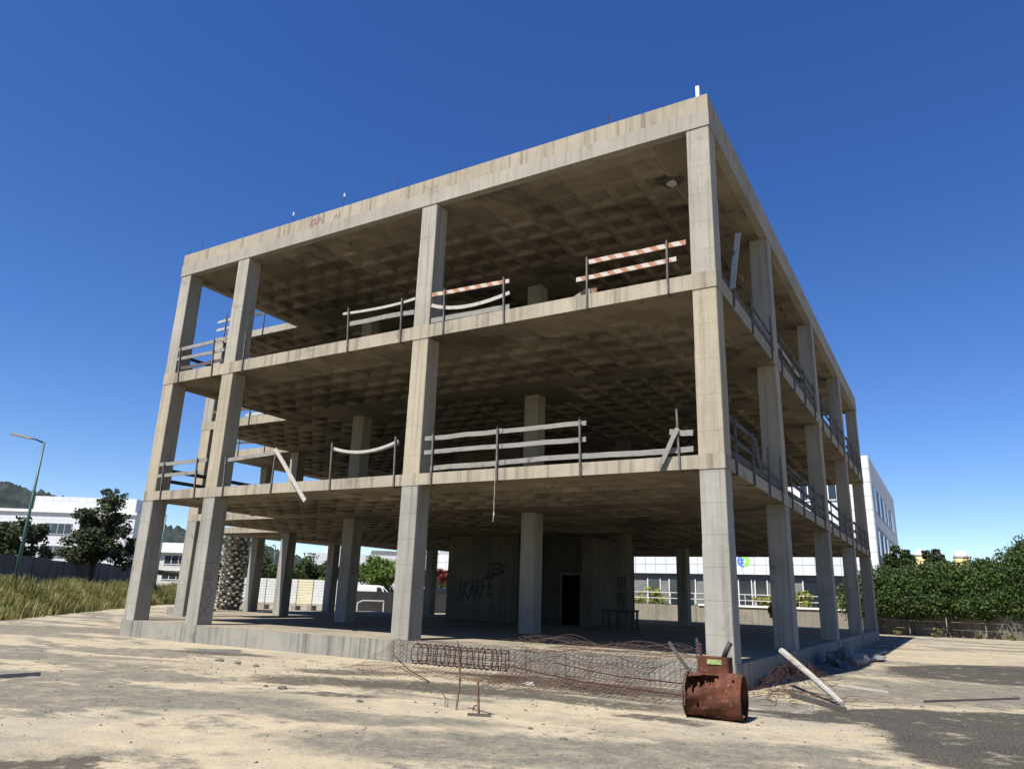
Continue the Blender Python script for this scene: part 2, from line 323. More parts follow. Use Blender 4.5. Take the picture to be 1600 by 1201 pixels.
# ------------------------------------------------------------------ ground, hills
tag(MB().quad((-3000, -3000, 0), (3000, -3000, 0), (3000, 3000, 0), (-3000, 3000, 0)).build('ground', M['ground'], None, (0, 0, 0)), kind='structure')
def hills():
    cx, cyy = 3.7, -14.7; prof = [(-100, 70), (-80, 110), (-68, 103), (-65.6, 97), (-62, 86), (-58, 76), (-55, 63), (-52, 55), (-49, 48), (-46, 36), (-43, 22), (-38, 5), (-30, 0)]
    azs = np.linspace(-100, -30, 420); hb = np.interp(azs, [a for a, _ in prof], [h for _, h in prof])
    rad = np.linspace(620, 1500, 46); rb = np.interp(rad, [620, 900, 1100, 1500], [0, 1, .8, .1])
    V = []
    tree = rng.random((len(rad), len(azs)))*6
    for i, r in enumerate(rad):
        for j, a in enumerate(azs):
            t = R(a); V.append((cx+r*math.sin(t), cyy+r*math.cos(t), hb[j]*rb[i]*(1 if r < 910 else 1) + tree[i, j]*min(1, hb[j]/20)*rb[i] - 2))
    n = len(azs); F = [(i*n+j, i*n+j+1, (i+1)*n+j+1, (i+1)*n+j) for i in range(len(rad)-1) for j in range(n-1)]
    return link('hills', npmesh('hills', np.array(V), np.array(F), M['hill']), (0, 0, 0))
tag(hills(), kind='structure')

# ------------------------------------------------------------------ the concrete frame
ZP, Z1B, Z1T, Z2B, Z2T, ZRB, ZRM, ZRT = .493, 4.226, 4.514, 8.194, 8.558, 12.231, 12.64, 13.07
bld = empty('concrete_building_frame', (-9.5, 15, 0), 'unfinished three storey bare concrete building frame with open floors and waffle ceilings', 'building')
RECTS = [(-19.06, 0, 0, 29.9), (-24.4, -19.06, 5.62, 29.9), (-29.8, -24.4, 10.8, 19.6), (-27.4, -24.4, 19.6, 24.0)]
CW = .545
cols = []     # front-left corner x, y
for x in (-16.03, -8.27, -CW):
    for y in (0, 6.24, 14.22, 22.1, 29.24): cols.append((x, y))
cols += [(-19.06, 0), (-24.4, 5.62), (-24.48, 11.0), (-29.8, 10.82), (-29.8, 13.75), (-29.0, 18.9), (-24.9, 23.4), (-24.38, 29.2), (-19.06, 29.2)]
def inside(x, y): return any(a < x < b and c < y < d for a, b, c, d in RECTS)
def slab(name, z0, z1, mat_edge, coffer=True, depth=.125):
    g = .86; bx = sorted({r[0] for r in RECTS} | {r[1] for r in RECTS}); by = sorted({r[2] for r in RECTS} | {r[3] for r in RECTS})
    gx = [-.60 - g*i for i in range(36)]; gy = [.62 + g*i for i in range(35)]
    xs = sorted(set(bx) | {x for x in gx if -29.8 < x < 0}); ys = sorted(set(by) | {y for y in gy if 0 < y < 29.9})
    xs = [x for i, x in enumerate(xs) if i == 0 or x - xs[i-1] > 1e-6]; ys = [y for i, y in enumerate(ys) if i == 0 or y-ys[i-1] > 1e-6]
    low, top, side = MB(), MB(), MB()
    for i in range(len(xs)-1):
        for j in range(len(ys)-1):
            x0, x1, y0, y1 = xs[i], xs[i+1], ys[j], ys[j+1]; cx, cyy = (x0+x1)/2, (y0+y1)/2
            if not inside(cx, cyy): continue
            full = abs(x1-x0-g) < 1e-4 and abs(y1-y0-g) < 1e-4
            nearcol = any(abs(cx-(a+.27)) < 1.15 and abs(cyy-(b+.27)) < 1.15 for a, b in cols)
            core = -17.2 < cx < -9.6 and 13.6 < cyy < 21.4
            if coffer and full and not nearcol and not core:
                e = .07 + .01*random.random(); t = .07+.035*random.random(); d = depth*random.uniform(.8, 1.08)
                if cyy < 1.7 or cx > -1.7: d *= random.choice((.12, .3, .5))
                o = [(x0, y0, z0), (x1, y0, z0), (x1, y1, z0), (x0, y1, z0)]; a = [(x0+e, y0+e, z0), (x1-e, y0+e, z0), (x1-e, y1-e, z0), (x0+e, y1-e, z0)]
                b = [(x0+e+t, y0+e+t, z0+d), (x1-e-t, y0+e+t, z0+d), (x1-e-t, y1-e-t, z0+d), (x0+e+t, y1-e-t, z0+d)]
                for q in range(4):
                    r = (q+1) % 4; low.quad(o[r], o[q], a[q], a[r]); low.quad(a[r], a[q], b[q], b[r])
                low.quad(*b[::-1])
            else: low.quad((x0, y1, z0), (x1, y1, z0), (x1, y0, z0), (x0, y0, z0))
            top.quad((x0, y0, z1), (x1, y0, z1), (x1, y1, z1), (x0, y1, z1))
            for dx, dy, A, B in ((0, -1, (x0, y0), (x1, y0)), (1, 0, (x1, y0), (x1, y1)), (0, 1, (x1, y1), (x0, y1)), (-1, 0, (x0, y1), (x0, y0))):
                if not inside(cx+dx*((x1-x0)/2+.05), cyy+dy*((y1-y0)/2+.05)): side.quad((*A, z0), (*B, z0), (*B, z1), (*A, z1))
    o = low.build(name, M['soffit'], bld)
    side.build('slab_edge', mat_edge, o); top.build('slab_top', M['floor'], o)
    return o
f1 = slab('floor_slab', Z1B, Z1T, M['edge']); f2 = slab('floor_slab', Z2B, Z2T, M['edge']); rf = slab('roof_slab', ZRB, 12.53, M['band'])
# roof: lower grey band stands a little proud, parapet above it
b = MB(); b.box(-19.075, .012, -.012, .22, ZRB-.004, ZRM); b.box(-.22, .012, .222, 29.91, ZRB-.004, ZRM); b.box(-19.075, -18.85, .222, 5.61, ZRB-.004, ZRM); b.build('roof_beam', M['band'], rf)
b = MB(); b.box(-19.06, 0, 0, .2, ZRM+.001, ZRT); b.box(-.2, 0, .201, 29.9, ZRM+.001, ZRT); b.box(-19.06, -18.86, .201, 5.61, ZRM+.001, ZRT); b.build('parapet', M['para'], rf)
# columns: one pour per storey, each in two lifts
for (x, y) in cols:
    w = .62 if (x, y) == (-24.4, 5.62) else CW
    for z0, z1, k in ((ZP if x > -20 else .25, Z1B, .62), (Z1T, Z2B, .58), (Z2T, ZRB, .55)):
        b = MB(); zm = z0+(z1-z0)*(k+random.uniform(-.05, .05)); e = random.uniform(.002, .006)
        b.cham(x+.004, x+w-.004, y+.004, y+CW-.004, z0, zm-.003); b.cham(x+.004+e, x+w-.004-e, y+.004+e, y+CW-.004-e, zm-.003, z1-.006)
        b.build('column', M['core' if (x, y) == (-8.27, 14.22) else 'col_low' if z0 < 1 else 'col_mid' if z0 < 5 else 'col'], bld)
    if y == 0 or x == -CW:      # thickened joint where the column meets the slab edge
        for z0, z1 in ((Z1B, Z1T), (Z2B, Z2T)):
            MB().cham(x-.004, x+w+.005, y-.006 if y == 0 else y, y+CW, z0-.012, z1+.012, .01).build('column_joint', M['edge'], bld)
# plinth and ground floor
b = MB(); b.box(-19.06, 0, 0, .35, 0, ZP-.002); b.box(-.35, 0, .351, 29.9, 0, ZP-.002); b.box(-19.06, -18.7, .351, 29.9, 0, ZP-.002); b.box(-18.69, -.351, 29.5, 29.9, 0, ZP-.002)
b.build('plinth', M['plinth'], bld)
b = MB(); b.box(-19.02, -.04, .04, 29.86, .2, ZP); b.build('ground_slab', M['gfloor'], bld)
b = MB(); b.box(-24.4, -19.065, 4.3, 29.86, 0, .36); b.box(-29.8, -24.405, 9.6, 24, 0, .352); b.build('side_slab', M['gfloor'], bld)
for (x, y) in cols:
    if y == 0: MB().cham(x-.02, x+CW+.02, -.03, .3, 0, ZP-.012, .02).build('column_foot', M['plinth'], bld)
    elif x == -CW: MB().cham(-.3, .03, y-.03, y+CW+.03, 0, ZP-.012, .02).build('column_foot', M['plinth'], bld)
# lift and stair core
for lv, (z0, z1) in enumerate(((ZP, Z1B), (Z1T, Z2B), (Z2T, ZRB))):
    o = MB().box(-16.6, -12.9, 14.1, 14.35, z0, z1-.004).build('core_wall', M['core'], bld)
    MB().box(-16.6, -16.35, 14.352, 20.8, z0, z1-.004).build('core_wall', M['core'], bld)
    MB().box(-10.25, -10.0, 15.2, 20.8, z0, z1-.004).build('core_wall', M['core'], bld)
    MB().box(-16.348, -10.252, 20.55, 20.8, z0, z1-.004).build('core_wall', M['core'], bld)
    MB().box(-13.15, -12.9, 14.352, 15.198, z0, z1-.004).build('core_wall', M['core'], bld)
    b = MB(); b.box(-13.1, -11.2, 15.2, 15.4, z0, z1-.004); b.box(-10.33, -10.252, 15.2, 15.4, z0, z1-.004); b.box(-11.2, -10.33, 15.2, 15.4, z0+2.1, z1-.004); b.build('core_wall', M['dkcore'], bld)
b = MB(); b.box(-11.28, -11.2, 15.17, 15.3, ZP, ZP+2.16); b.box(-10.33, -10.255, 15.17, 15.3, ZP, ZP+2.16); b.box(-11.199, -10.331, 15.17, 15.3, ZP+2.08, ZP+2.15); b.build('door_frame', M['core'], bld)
MB().box(-16.3, -13.2, 14.08, 14.098, 3.72, 4.1).build('beam_strip', M['core'], bld)

# painted tags
def strokes(name, lines, org, u, v, nrm, sx, sy, w, mat, parent):
    b = MB(); org, u, v, nrm = map(Vector, (org, u, v, nrm)); lift = 0
    for ln in lines:
        P = [org + u*(a*sx) + v*(c*sy) + nrm*.004 for a, c in ln]
        for i in range(len(P)-1):
            lift += .00004; d = (P[i+1]-P[i]); 
            if d.length < 1e-6: continue
            d.normalize(); s = d.cross(nrm)*w*random.uniform(.38, .62); e = d*w*.35; n = nrm*lift
            b.quad(P[i]-e-s+n, P[i+1]+e-s+n, P[i+1]+e+s+n, P[i]-e+s+n)
    return b.build(name, mat, parent)
GL = {'K': [[(0, 0), (.05, 1)], [(.6, 1.05), (.05, .45), (.65, -.1)]], 'A': [[(0, -.05), (.3, 1), (.62, 0)], [(.1, .38), (.55, .4)]],
      'R': [[(0, 0), (.03, 1), (.5, .9), (.5, .6), (.05, .48), (.6, -.1)]], 'F': [[(0, -.05), (.03, 1), (.6, 1.02)], [(.03, .55), (.5, .55)]],
      'E': [[(.6, 0), (0, 0), (.03, 1), (.62, 1.02)], [(.03, .52), (.5, .54)]], 'T': [[(.3, 0), (.32, 1)], [(0, 1), (.66, 1.03)]],
      'J': [[(.3, 1.1), (.34, .1), (.1, -.2), (-.1, .1)]], 'B': [[(0, 0), (0, 1), (.5, .85), (.05, .5), (.55, .25), (0, 0)]], 'O': [[(.3, 0), (0, .5), (.3, 1), (.6, .5), (.3, 0)]], 'X': [[(0, 0), (.6, 1)], [(.6, 0), (0, 1)]],
      'V': [[(0, 1), (.3, 0), (.6, 1)]], 'S': [[(.6, .9), (.2, 1), (.05, .75), (.5, .4), (.45, .05), (0, .05)]]}
def word(txt, slant=0, adv=.82): return [[(i*adv+a+c*slant, c+i*.05) for a, c in ln] for i, ch in enumerate(txt) for ln in GL[ch]]
strokes('graffiti', word('JKARFE', .08), (-16.0, 14.098, 1.45), (1, 0, 0), (0, 0, 1), (0, -1, 0), .40, .72, .085, M['paint_dark'], bld)
strokes('graffiti', word('TEB', .25, .7) + [[(0, -.3), (.9, .2), (1.7, .35)]], (-14.55, 14.098, 2.45), (1, 0, 0), (0, 0, 1), (0, -1, 0), .5, .5, .08, M['paint_dark'], bld)
strokes('graffiti', word('FAT', .05), (-8.20, 14.22, 2.0), (1, 0, 0), (0, 0, 1), (0, -1, 0), .165, .45, .05, M['paint_dark'], bld)
strokes('graffiti', [[(.1, 1.5), (.1, .4)], [(.45, 1.6), (.5, .1)], [(.8, 1.5), (.8, .6)], [(1.2, 1.6), (1.25, -.2)], [(1.6, 1.5), (1.6, .5)]], (-8.24, 14.22, 1.25), (1, 0, 0), (0, 0, 1), (0, -1, 0), .22, .4, .04, M['paint_dark'], bld)
strokes('graffiti', word('VO', .2, 1.1) + [[(0, 1.6), (.6, 1.8)], [(1.1, 1.5), (1.5, 1.9), (1.2, 1.2)]], (-10.0, 15.9, 1.3), (0, 1, 0), (0, 0, 1), (1, 0, 0), 1.0, .8, .06, M['paint_grey'], bld)
strokes('graffiti', [[(0, 1.6), (.6, 1.65)], [(.35, 1.6), (.33, 1.25)], [(.1, 1.0), (.35, 1.2), (.5, .95), (.15, .98)], [(.3, .8), (0, .45), (.3, .1), (.62, .4), (.3, .8)], [(0, 0), (.5, -.5)], [(.5, 0), (.05, -.5)]], (-16.03+CW-.004, .06, 1.1), (0, 1, 0), (0, 0, 1), (1, 0, 0), .55, .72, .022, M['paint_grey'], bld)
strokes('graffiti', [[(.5, .8), (.1, .7), (0, .2), (.3, 0), (.5, .3), (.3, .4)], [(.6, .1), (.8, .5), (.75, .9), (1.0, .6), (.8, .2)], [(.75, .3), (.95, .8)]], (-12.75, 0, 12.70), (1, 0, 0), (0, 0, 1), (0, -1, 0), .42, .28, .05, M['paint_purple'], rf)
strokes('graffiti', [[(0, 0), (.3, .6), (.5, 0)], [(.7, 0), (.7, .7)]], (-11.75, 0, 12.72), (1, 0, 0), (0, 0, 1), (0, -1, 0), .35, .25, .035, M['paint_purple'], rf)

# rods left standing on the parapet, broken coffer under the roof
for i, (x, zt, capd) in enumerate([(-18.95, 13.32, 0), (-18.27, 13.42, 0), (-16.0, 13.42, 0), (-13.72, 13.40, 1), (-11.5, 13.50, 1), (-9.34, 13.5, 0), (-7.1, 13.45, 0), (-4.72, 13.4, 0), (-2.54, 13.42, 0)]):
    o = MB().tube([(x, .1, ZRT-.05), (x+.01, .1, zt)], .009, 5).build('rebar_stub', M['rebar'], rf)
    if capd: MB().tube([(x+.01, .1, zt-.02), (x+.015, .1, zt+.10)], [.022, .03], 6).build('rebar_cap', M['white'], o)
tag(MB().box(-.28, -.20, .05, .15, ZRT+.002, ZRT+.33).build('roof_corner_post', M['white']), 'short white post standing on the roof parapet at the near corner', 'post')
b = MB(); b.prism([(-2.0, 1.82), (-1.7, 1.76), (-1.5, 1.68), (-1.2, 1.9), (-1.25, 2.1), (-1.45, 2.2), (-1.7, 2.3), (-1.75, 2.1)], ZRB-.004, ZRB-.002); b.build('broken_patch', M['wood_dark'], rf)
MB().prism([(-1.66, 1.92), (-1.46, 1.88), (-1.42, 2.04), (-1.58, 2.1)], ZRB-.09, ZRB-.006).build('exposed_block', M['offwhite'], rf)

# ------------------------------------------------------------------ guard rails
def rail(name, label, fmap, inward, posts, boards, base, group=None):
    t = empty(name, base, label, 'railing', group)
    inw = Vector(inward)
    for u, z0, ub, z1 in posts:      # bottom (u,z0) to top (ub,z1)
        p0, p1 = Vector(fmap(u, z0)), Vector(fmap(ub, z1)); b = MB()
        b.bar([p0-inw*.028, p1-inw*.028], .042, .042, inw)
        b.bar([p0-inw*.045+Vector((0, 0, -.012)), p0+inw*.17+Vector((0, 0, -.012))], .035, .02, Vector((0, 0, 1)))
        b.bar([p1-inw*.02, p1-inw*.02+Vector((0, 0, .05))-inw*.03], .014, .014, inw)
        b.build('post', M['post'], t)
    for pts, mat, h, th, off in boards:
        b = MB(); P = [Vector(fmap(u, z)) + inw*off for u, z in pts]
        if len(P) == 3:       # a sagging board
            a, m, c = P; P = [a*(1-s)**2 + (m*2-(a+c)/2)*2*s*(1-s) + c*s*s for s in [i/10 for i in range(11)]]
        elif len(P) == 2:      # old boards are never quite straight
            a, c = P; P = [a.lerp(c, q)+Vector((0, 0, random.uniform(-.013, .013)))+inw*random.uniform(-.004, .004) for q in (0, .28, .55, .8, 1)]
        b.bar(P, th, h*random.uniform(.92, 1.06), inw); b.build('board', M[mat], t)
    return t
front = lambda u, z: (u, 0, z)
fi = (0, 1, 0)
W, WP, WD, ST = 'wood', 'wood_pale', 'wood_dark', 'stripe'
def B(pts, mat=W, h=.115, th=.03, off=.03): return (pts, mat, h, th, off)
G1, G2 = 'wooden guard rails on the first upper floor', 'guard rails on the second upper floor'
rail('guard_rail', 'three tier grey board rail on the lower floor front, beside the corner column', front, fi,
     [(-7.31, Z1B, -7.33, 5.5), (-5.38, Z1B, -5.41, 5.49), (-3.2, Z1B, -3.22, 5.5), (-.93, Z1B, -.96, 5.52)],
     [B([(-7.62, 5.40), (-5.3, 5.42)]), B([(-5.5, 5.425), (-3.1, 5.43)], off=.062), B([(-7.62, 5.04), (-5.3, 5.05)]), B([(-5.5, 5.05), (-3.1, 5.06)], off=.062), B([(-7.4, 4.625), (-5.2, 4.65)]), B([(-5.4, 4.66), (-3.1, 4.68)], off=.062), B([(-3.25, 4.66), (-.64, 4.64)]),
      B([(-1.14, 5.05), (-.64, 4.98)], h=.13), B([(-.93, 5.10), (-1.37, 4.25)], h=.1, off=-.08)], (-4, 0, Z1T), G1)
rail('guard_rail', 'lower floor guard rail with one sagging pale board and a hanging white plank', front, fi,
     [(-15.12, Z1B, -15.18, 5.42), (-13.05, Z1B, -13.01, 5.47), (-10.74, Z1B, -10.8, 5.52), (-8.5, Z1B, -8.55, 5.52)],
     [B([(-15.2, 5.34), (-13.05, 5.42)]), B([(-12.99, 5.50), (-11.55, 3.95)], WP, .12, .03, -.09), B([(-10.86, 5.41), (-9.69, 5.215), (-8.5, 5.42)], WP, .075), B([(-10.86, 5.36), (-9.69, 5.19), (-8.5, 5.37)], WP, .05, .03, .065)], (-12, 0, Z1T), G1)
rail('guard_rail', 'two board guard rail between the two leftmost columns on the lower floor edge', front, fi,
     [(-18.14, Z1B, -18.21, 5.42), (-16.45, Z1B, -16.55, 5.46)], [B([(-18.5, 5.39), (-16.14, 5.40)]), B([(-18.56, 5.0), (-16.2, 5.03)])], (-17.3, 0, Z1T), G1)
rail('guard_rail', 'guard rail of two striped boards on the upper floor front, beside the corner column', front, fi,
     [(-3.05, Z2B, -3.06, 9.5), (-1.07, Z2B, -1.07, 9.48)], [B([(-3.11, 9.39), (-.64, 9.39)], ST), B([(-3.36, 8.99), (-.87, 9.01)], ST)], (-2, 0, Z2T), G2)
rail('guard_rail', 'upper floor guard rail with one striped board above a sagging white one', front, fi,
     [(-7.22, Z2B, -7.26, 9.47), (-5.35, Z2B, -5.4, 9.45)], [B([(-7.7, 9.42), (-5.26, 9.34)], ST), B([(-7.7, 9.11), (-6.59, 8.88), (-5.24, 9.02)], WP, .1), B([(-7.68, 8.655), (-5.23, 8.64)], W, .13)], (-6.3, 0, Z2T), G2)
rail('guard_rail', 'upper floor guard rail, bowed pale board above grey one, left of the middle column', front, fi,
     [(-10.59, Z2B, -10.7, 9.53), (-8.66, Z2B, -8.71, 9.48)], [B([(-10.95, 9.42), (-9.4, 9.36), (-8.28, 9.42)], WP, .08), B([(-10.66, 9.06), (-8.29, 9.03)], W, .14)], (-9.6, 0, Z2T), G2)
rail('guard_rail', 'three board guard rail between the two leftmost columns on the upper floor edge', front, fi,
     [(-18.22, Z2B, -18.35, 9.40), (-16.5, Z2B, -16.62, 9.46), (-15.03, Z2B, -15.07, 9.47)], [B([(-18.5, 9.40), (-16.1, 9.44)]), B([(-18.6, 9.04), (-16.1, 9.05)]), B([(-18.35, 8.69), (-16.1, 8.70)], WD)], (-17.3, 0, Z2T), G2)
tag(MB().bar([(-3.7, .35, 8.60), (-3.2, .2, 8.72), (-2.85, .1, 8.66)], .03, .12, (0, 1, .3)).build('fallen_striped_board', M['stripe']), 'fallen red and white striped board lying at the upper floor edge under the striped rail', 'board')
right = lambda u, z: (0, u, z)
ri = (-1, 0, 0)
def rrail(label, zb, zt, ys, boards, g): rail('guard_rail', label, right, ri, [(y, zb, y+random.uniform(-.04, .04), zt+.92+random.uniform(-.04, .04)) for y in ys], boards, (0, sum(ys)/len(ys), zt), g)
GR = 'guard rails along the shaded side'  # side boards get the dark wood: their backlit shade is put into the colour
rrail('lower floor guard rail on the shaded side, nearest bay to the corner', Z1B, Z1T, (.86, 2.48, 4.15, 5.75), [B([(.6, 5.40), (3.2, 5.38)], WD), B([(.56, 4.98), (2.7, 4.95)], WD), B([(.6, 4.62), (6.2, 4.66)], WD, h=.16), B([(3.0, 5.0), (6.0, 4.75)], WD), B([(3.0, 5.35), (3.5, 4.75)], WD, h=.3)], GR)
rrail('lower floor guard rail on the shaded side, second bay from the corner', Z1B, Z1T, (7.2, 9.1, 11.2, 13.3), [B([(7.0, 5.40), (10.0, 5.36)], WD), B([(9.0, 5.38), (14, 5.35)], WD), B([(7, 5.0), (14, 4.95)], WD), B([(7, 4.63), (14, 4.65)], WD, h=.16)], GR)
rrail('lower floor guard rail on the shaded side, third bay from the corner', Z1B, Z1T, (15.2, 17.3, 19.4, 21.5), [B([(15, 5.40), (18.5, 5.40)], WD), B([(15, 4.99), (21.9, 5.0)], WD), B([(15, 4.63), (21.9, 4.65)], WD, h=.16), B([(18, 5.38), (21.9, 5.36)], WD)], GR)
rrail('lower floor guard rail on the shaded side, farthest bay from the corner', Z1B, Z1T, (23.1, 25.1, 27.1, 28.9), [B([(22.9, 5.40), (29, 5.4)], WD), B([(22.9, 5.0), (29, 5.0)], WD), B([(22.9, 4.63), (29, 4.65)], WD, h=.16)], GR)
rrail('upper floor kick board rail on the shaded side, nearest bay to the corner', Z2B, Z2T, (3.35, 5.7), [B([(.7, 8.66), (6.2, 8.70)], WD, .14), B([(3.2, 9.05), (6.2, 9.0)], WD, .05)], GR)
rrail('upper floor guard rail on the shaded side, second bay from the corner', Z2B, Z2T, (7.1, 9.1, 11.1, 13.2), [B([(6.9, 9.40), (14, 9.4)], WD), B([(6.9, 9.02), (10.5, 9.05)], WP), B([(6.9, 8.68), (14, 8.7)], WD, h=.15), B([(10.5, 9.1), (14, 8.95)], WD)], GR)
rrail('upper floor guard rail on the shaded side, third bay from the corner', Z2B, Z2T, (15.1, 17.2, 19.4, 21.5), [B([(15, 9.42), (21.9, 9.4)], WD), B([(15, 9.0), (18, 9.05)], WD), B([(15, 8.68), (21.9, 8.7)], WD, h=.15)], GR)
rrail('upper floor guard rail on the shaded side, farthest bay from the corner', Z2B, Z2T, (23.1, 25.1, 27.1, 28.9), [B([(22.9, 9.42), (29, 9.4)], WD), B([(22.9, 9.0), (29, 9.05)], WD), B([(22.9, 8.68), (29, 8.7)], WD, h=.15)], GR)
t = empty('broken_rail_post', (0, 1.6, Z2T), 'broken plank tied to a leaning post on the upper floor, right of the corner column', 'railing')
MB().bar([(.03, 1.42, Z2B), (.03, 1.66, 9.75)], .04, .04, (1, 0, 0)).build('post', M['post'], t)
MB().bar([(.07, 1.15, 8.56), (.07, 1.60, 9.5), (.08, 1.64, 9.62), (.09, 1.98, 10.34)], .13, .03, (1, 0, 0)).build('board', M['wood_pale'], t)
left = lambda u, z: (-19.06, u, z)
for zb, zt, lab in ((Z1B, Z1T, 'dark board guard rail running back along the left end of the lower floor'), (Z2B, Z2T, 'dark board guard rail running back along the left end of the upper floor')):
    rail('guard_rail', lab, left, (1, 0, 0), [(.8, zb, .8, zt+.9), (2.6, zb, 2.6, zt+.9), (4.5, zb, 4.5, zt+.9)], [B([(.6, zt+.82), (5.4, zt+.8)], WD, .12), B([(.6, zt+.45), (5.4, zt+.45)], WD, .12)], (-19.06, 3, zt), 'guard rails along the left end')
wing = lambda u, z: (u, 5.62, z)
rail('guard_rail', 'guard rail with short white boards on the set-back wing roof at left', wing, fi, [(-23.75, 12.23, -23.75, 13.6), (-21.2, 12.23, -21.2, 13.4)], [B([(-24.4, 13.32), (-23.2, 13.36)], WP), B([(-24.4, 12.92), (-23.3, 12.96)], WP), B([(-21.45, 13.36), (-20.4, 13.3)], WP, .16), B([(-22.2, 13.25), (-21.3, 13.3)], WD)], (-22, 5.62, 12.53))
rail('guard_rail', 'guard rail with a pale kick board on the set-back wing at left, upper floor', wing, fi, [(-21.3, Z2B, -21.3, 9.4), (-23.4, Z2B, -23.4, 9.4)], [B([(-21.6, 8.63), (-20.0, 8.66)], WP, .12), B([(-24, 9.0), (-21.4, 8.9)], WD)], (-22, 5.62, Z2T))
wing2 = lambda u, z: (u, 10.8, z)
rail('guard_rail', 'guard rail with dark boards on the farthest set-back wing at left', wing2, fi, [(-26.2, Z2B, -26.2, 9.4), (-28.2, Z2B, -28.2, 9.4)], [B([(-28.6, 9.3), (-26, 9.2)], WD), B([(-28.6, 8.95), (-26, 8.85)], WD)], (-27, 10.8, Z2T))

b = MB(); P = [(-5.40+.006*math.sin(i*1.7), -.07, 4.6-1.2*i/14) for i in range(15)]
b.tube(P, .007, 5); b.tube([P[-2], (-5.39, -.07, 3.40), (-5.40, -.07, 3.34), (-5.41, -.07, 3.24)], [.008, .02, .014, .004], 6)
tag(b.build('hanging_rope', M['wood_pale'], None, (-5.4, -.07, 4.75)), 'thin frayed rope hanging below the lower floor edge from the middle rail post', 'rope')

# ------------------------------------------------------------------ things on the yard
def drum():
    t = empty('steel_drum', (.56, -3.3, 0), 'rusty steel drum on its side with a ragged torn hole, before the corner column', 'drum')
    ax = Vector((.997, .06, 0)).normalized(); c = Vector((.53, -3.3, .30)); r, L, n, m = .30, .80, 96, 48
    e1 = Vector((0, 0, 1)); e2 = ax.cross(e1)      # e2 points to the camera side (-y)
    if e2.y > 0: e2 = -e2
    def P(i, j, rr):
        a = 2*math.pi*i/n; s = -L/2 + L*j/m
        dent = .024*math.sin(3*a+1)*math.sin(s*4) + .012*math.sin(7*a+s*9) - .03*math.exp(-((a-1.9)**2/.12+(s-.12)**2/.02))
        q = rr + dent + (.011 if j in (15, 16, 17, 31, 32, 33) else 0); return c + ax*s + e1*(math.cos(a)*q) + e2*(math.sin(a)*q)
    b = MB()
    def hole(i, j):
        a = (360*i/n) % 360; s = j/m
        jag = 8*math.sin(j*.9)+6*math.sin(j*2.3+1)+5*math.sin(j*5.1)
        top = 16; bot = (80 - 78*s) + jag
        return s < .60 and top < a < max(bot, top+5) or (s < .03+.02*math.sin(i) and 80 < a < 120) or (math.hypot((s-.24)/.03, (a-110)/8) < 1) or (math.hypot((s-.86)/.02, (a-38)/5) < 1)
    for rr, flip in ((r, 0), (r-.008, 1)):
        base = len(b.v)
        for j in range(m+1):
            for i in range(n): b.v.append(tuple(P(i, j, rr)))
        for j in range(m):
            for i in range(n):
                if hole(i, j): continue
                q = (base+j*n+i, base+j*n+(i+1) % n, base+(j+1)*n+(i+1) % n, base+(j+1)*n+i); b.f.append(q if flip else q[::-1])
    b.build('shell', M['rust'], t, smooth=True)
    for s in (-L/2, L/2):
        b = MB(); b.tube([c + ax*s + e1*math.cos(2*math.pi*i/40)*(r+.006) + e2*math.sin(2*math.pi*i/40)*(r+.006) for i in range(41)], .012, 6, False); b.build('rim', M['rust'], t, smooth=True)
    b = MB(); b.prism([(0, 0)], 0, 0) if False else None
    ring = [c - ax*(L/2-.02) + e1*math.cos(2*math.pi*i/40)*(r-.004) + e2*math.sin(2*math.pi*i/40)*(r-.004) for i in range(40)]
    b.quad(*ring); b.build('end_plate', M['rust'], t)
drum()
t = empty('scrap_metal_box', (.42, -2.72, 0), 'rusty red metal box with a yellow-green label and a black pipe, behind the drum', 'scrap box')
MB().cham(.14, .62, -2.86, -2.58, 0, .80, .02).build('box_body', M['rust'], t)
MB().box(.30, .52, -2.872, -2.861, .70, .77).build('label_plate', M['label'], t)
MB().tube([(.50, -2.7, .76), (.555, -2.68, .90), (.62, -2.66, 1.02)], .04, 10).build('black_pipe', M['black'], t, smooth=True)
b = MB()
for k in range(2):
    x0 = .10+.05*k; b.tube([(x0+.022*math.cos(i*1.25), -2.7+.022*math.sin(i*1.25), .74+i*.009) for i in range(36-8*k)], .006, 5)
b.build('coil_spring', M['post'], t)
MB().bar([(.17, -2.72, .78), (.14, -2.72, 1.0)], .05, .02, (0, 1, 0)).build('bracket', M['rust'], t)
tag(MB().bar([(.12, -3.05, .55), (-.08, -3.1, .80), (-.22, -3.1, 1.0)], .025, .05, (0, 1, 0)).build('stick', M['wood_dark']), 'dark stick leaning up out of the left end of the rusty drum', 'stick')

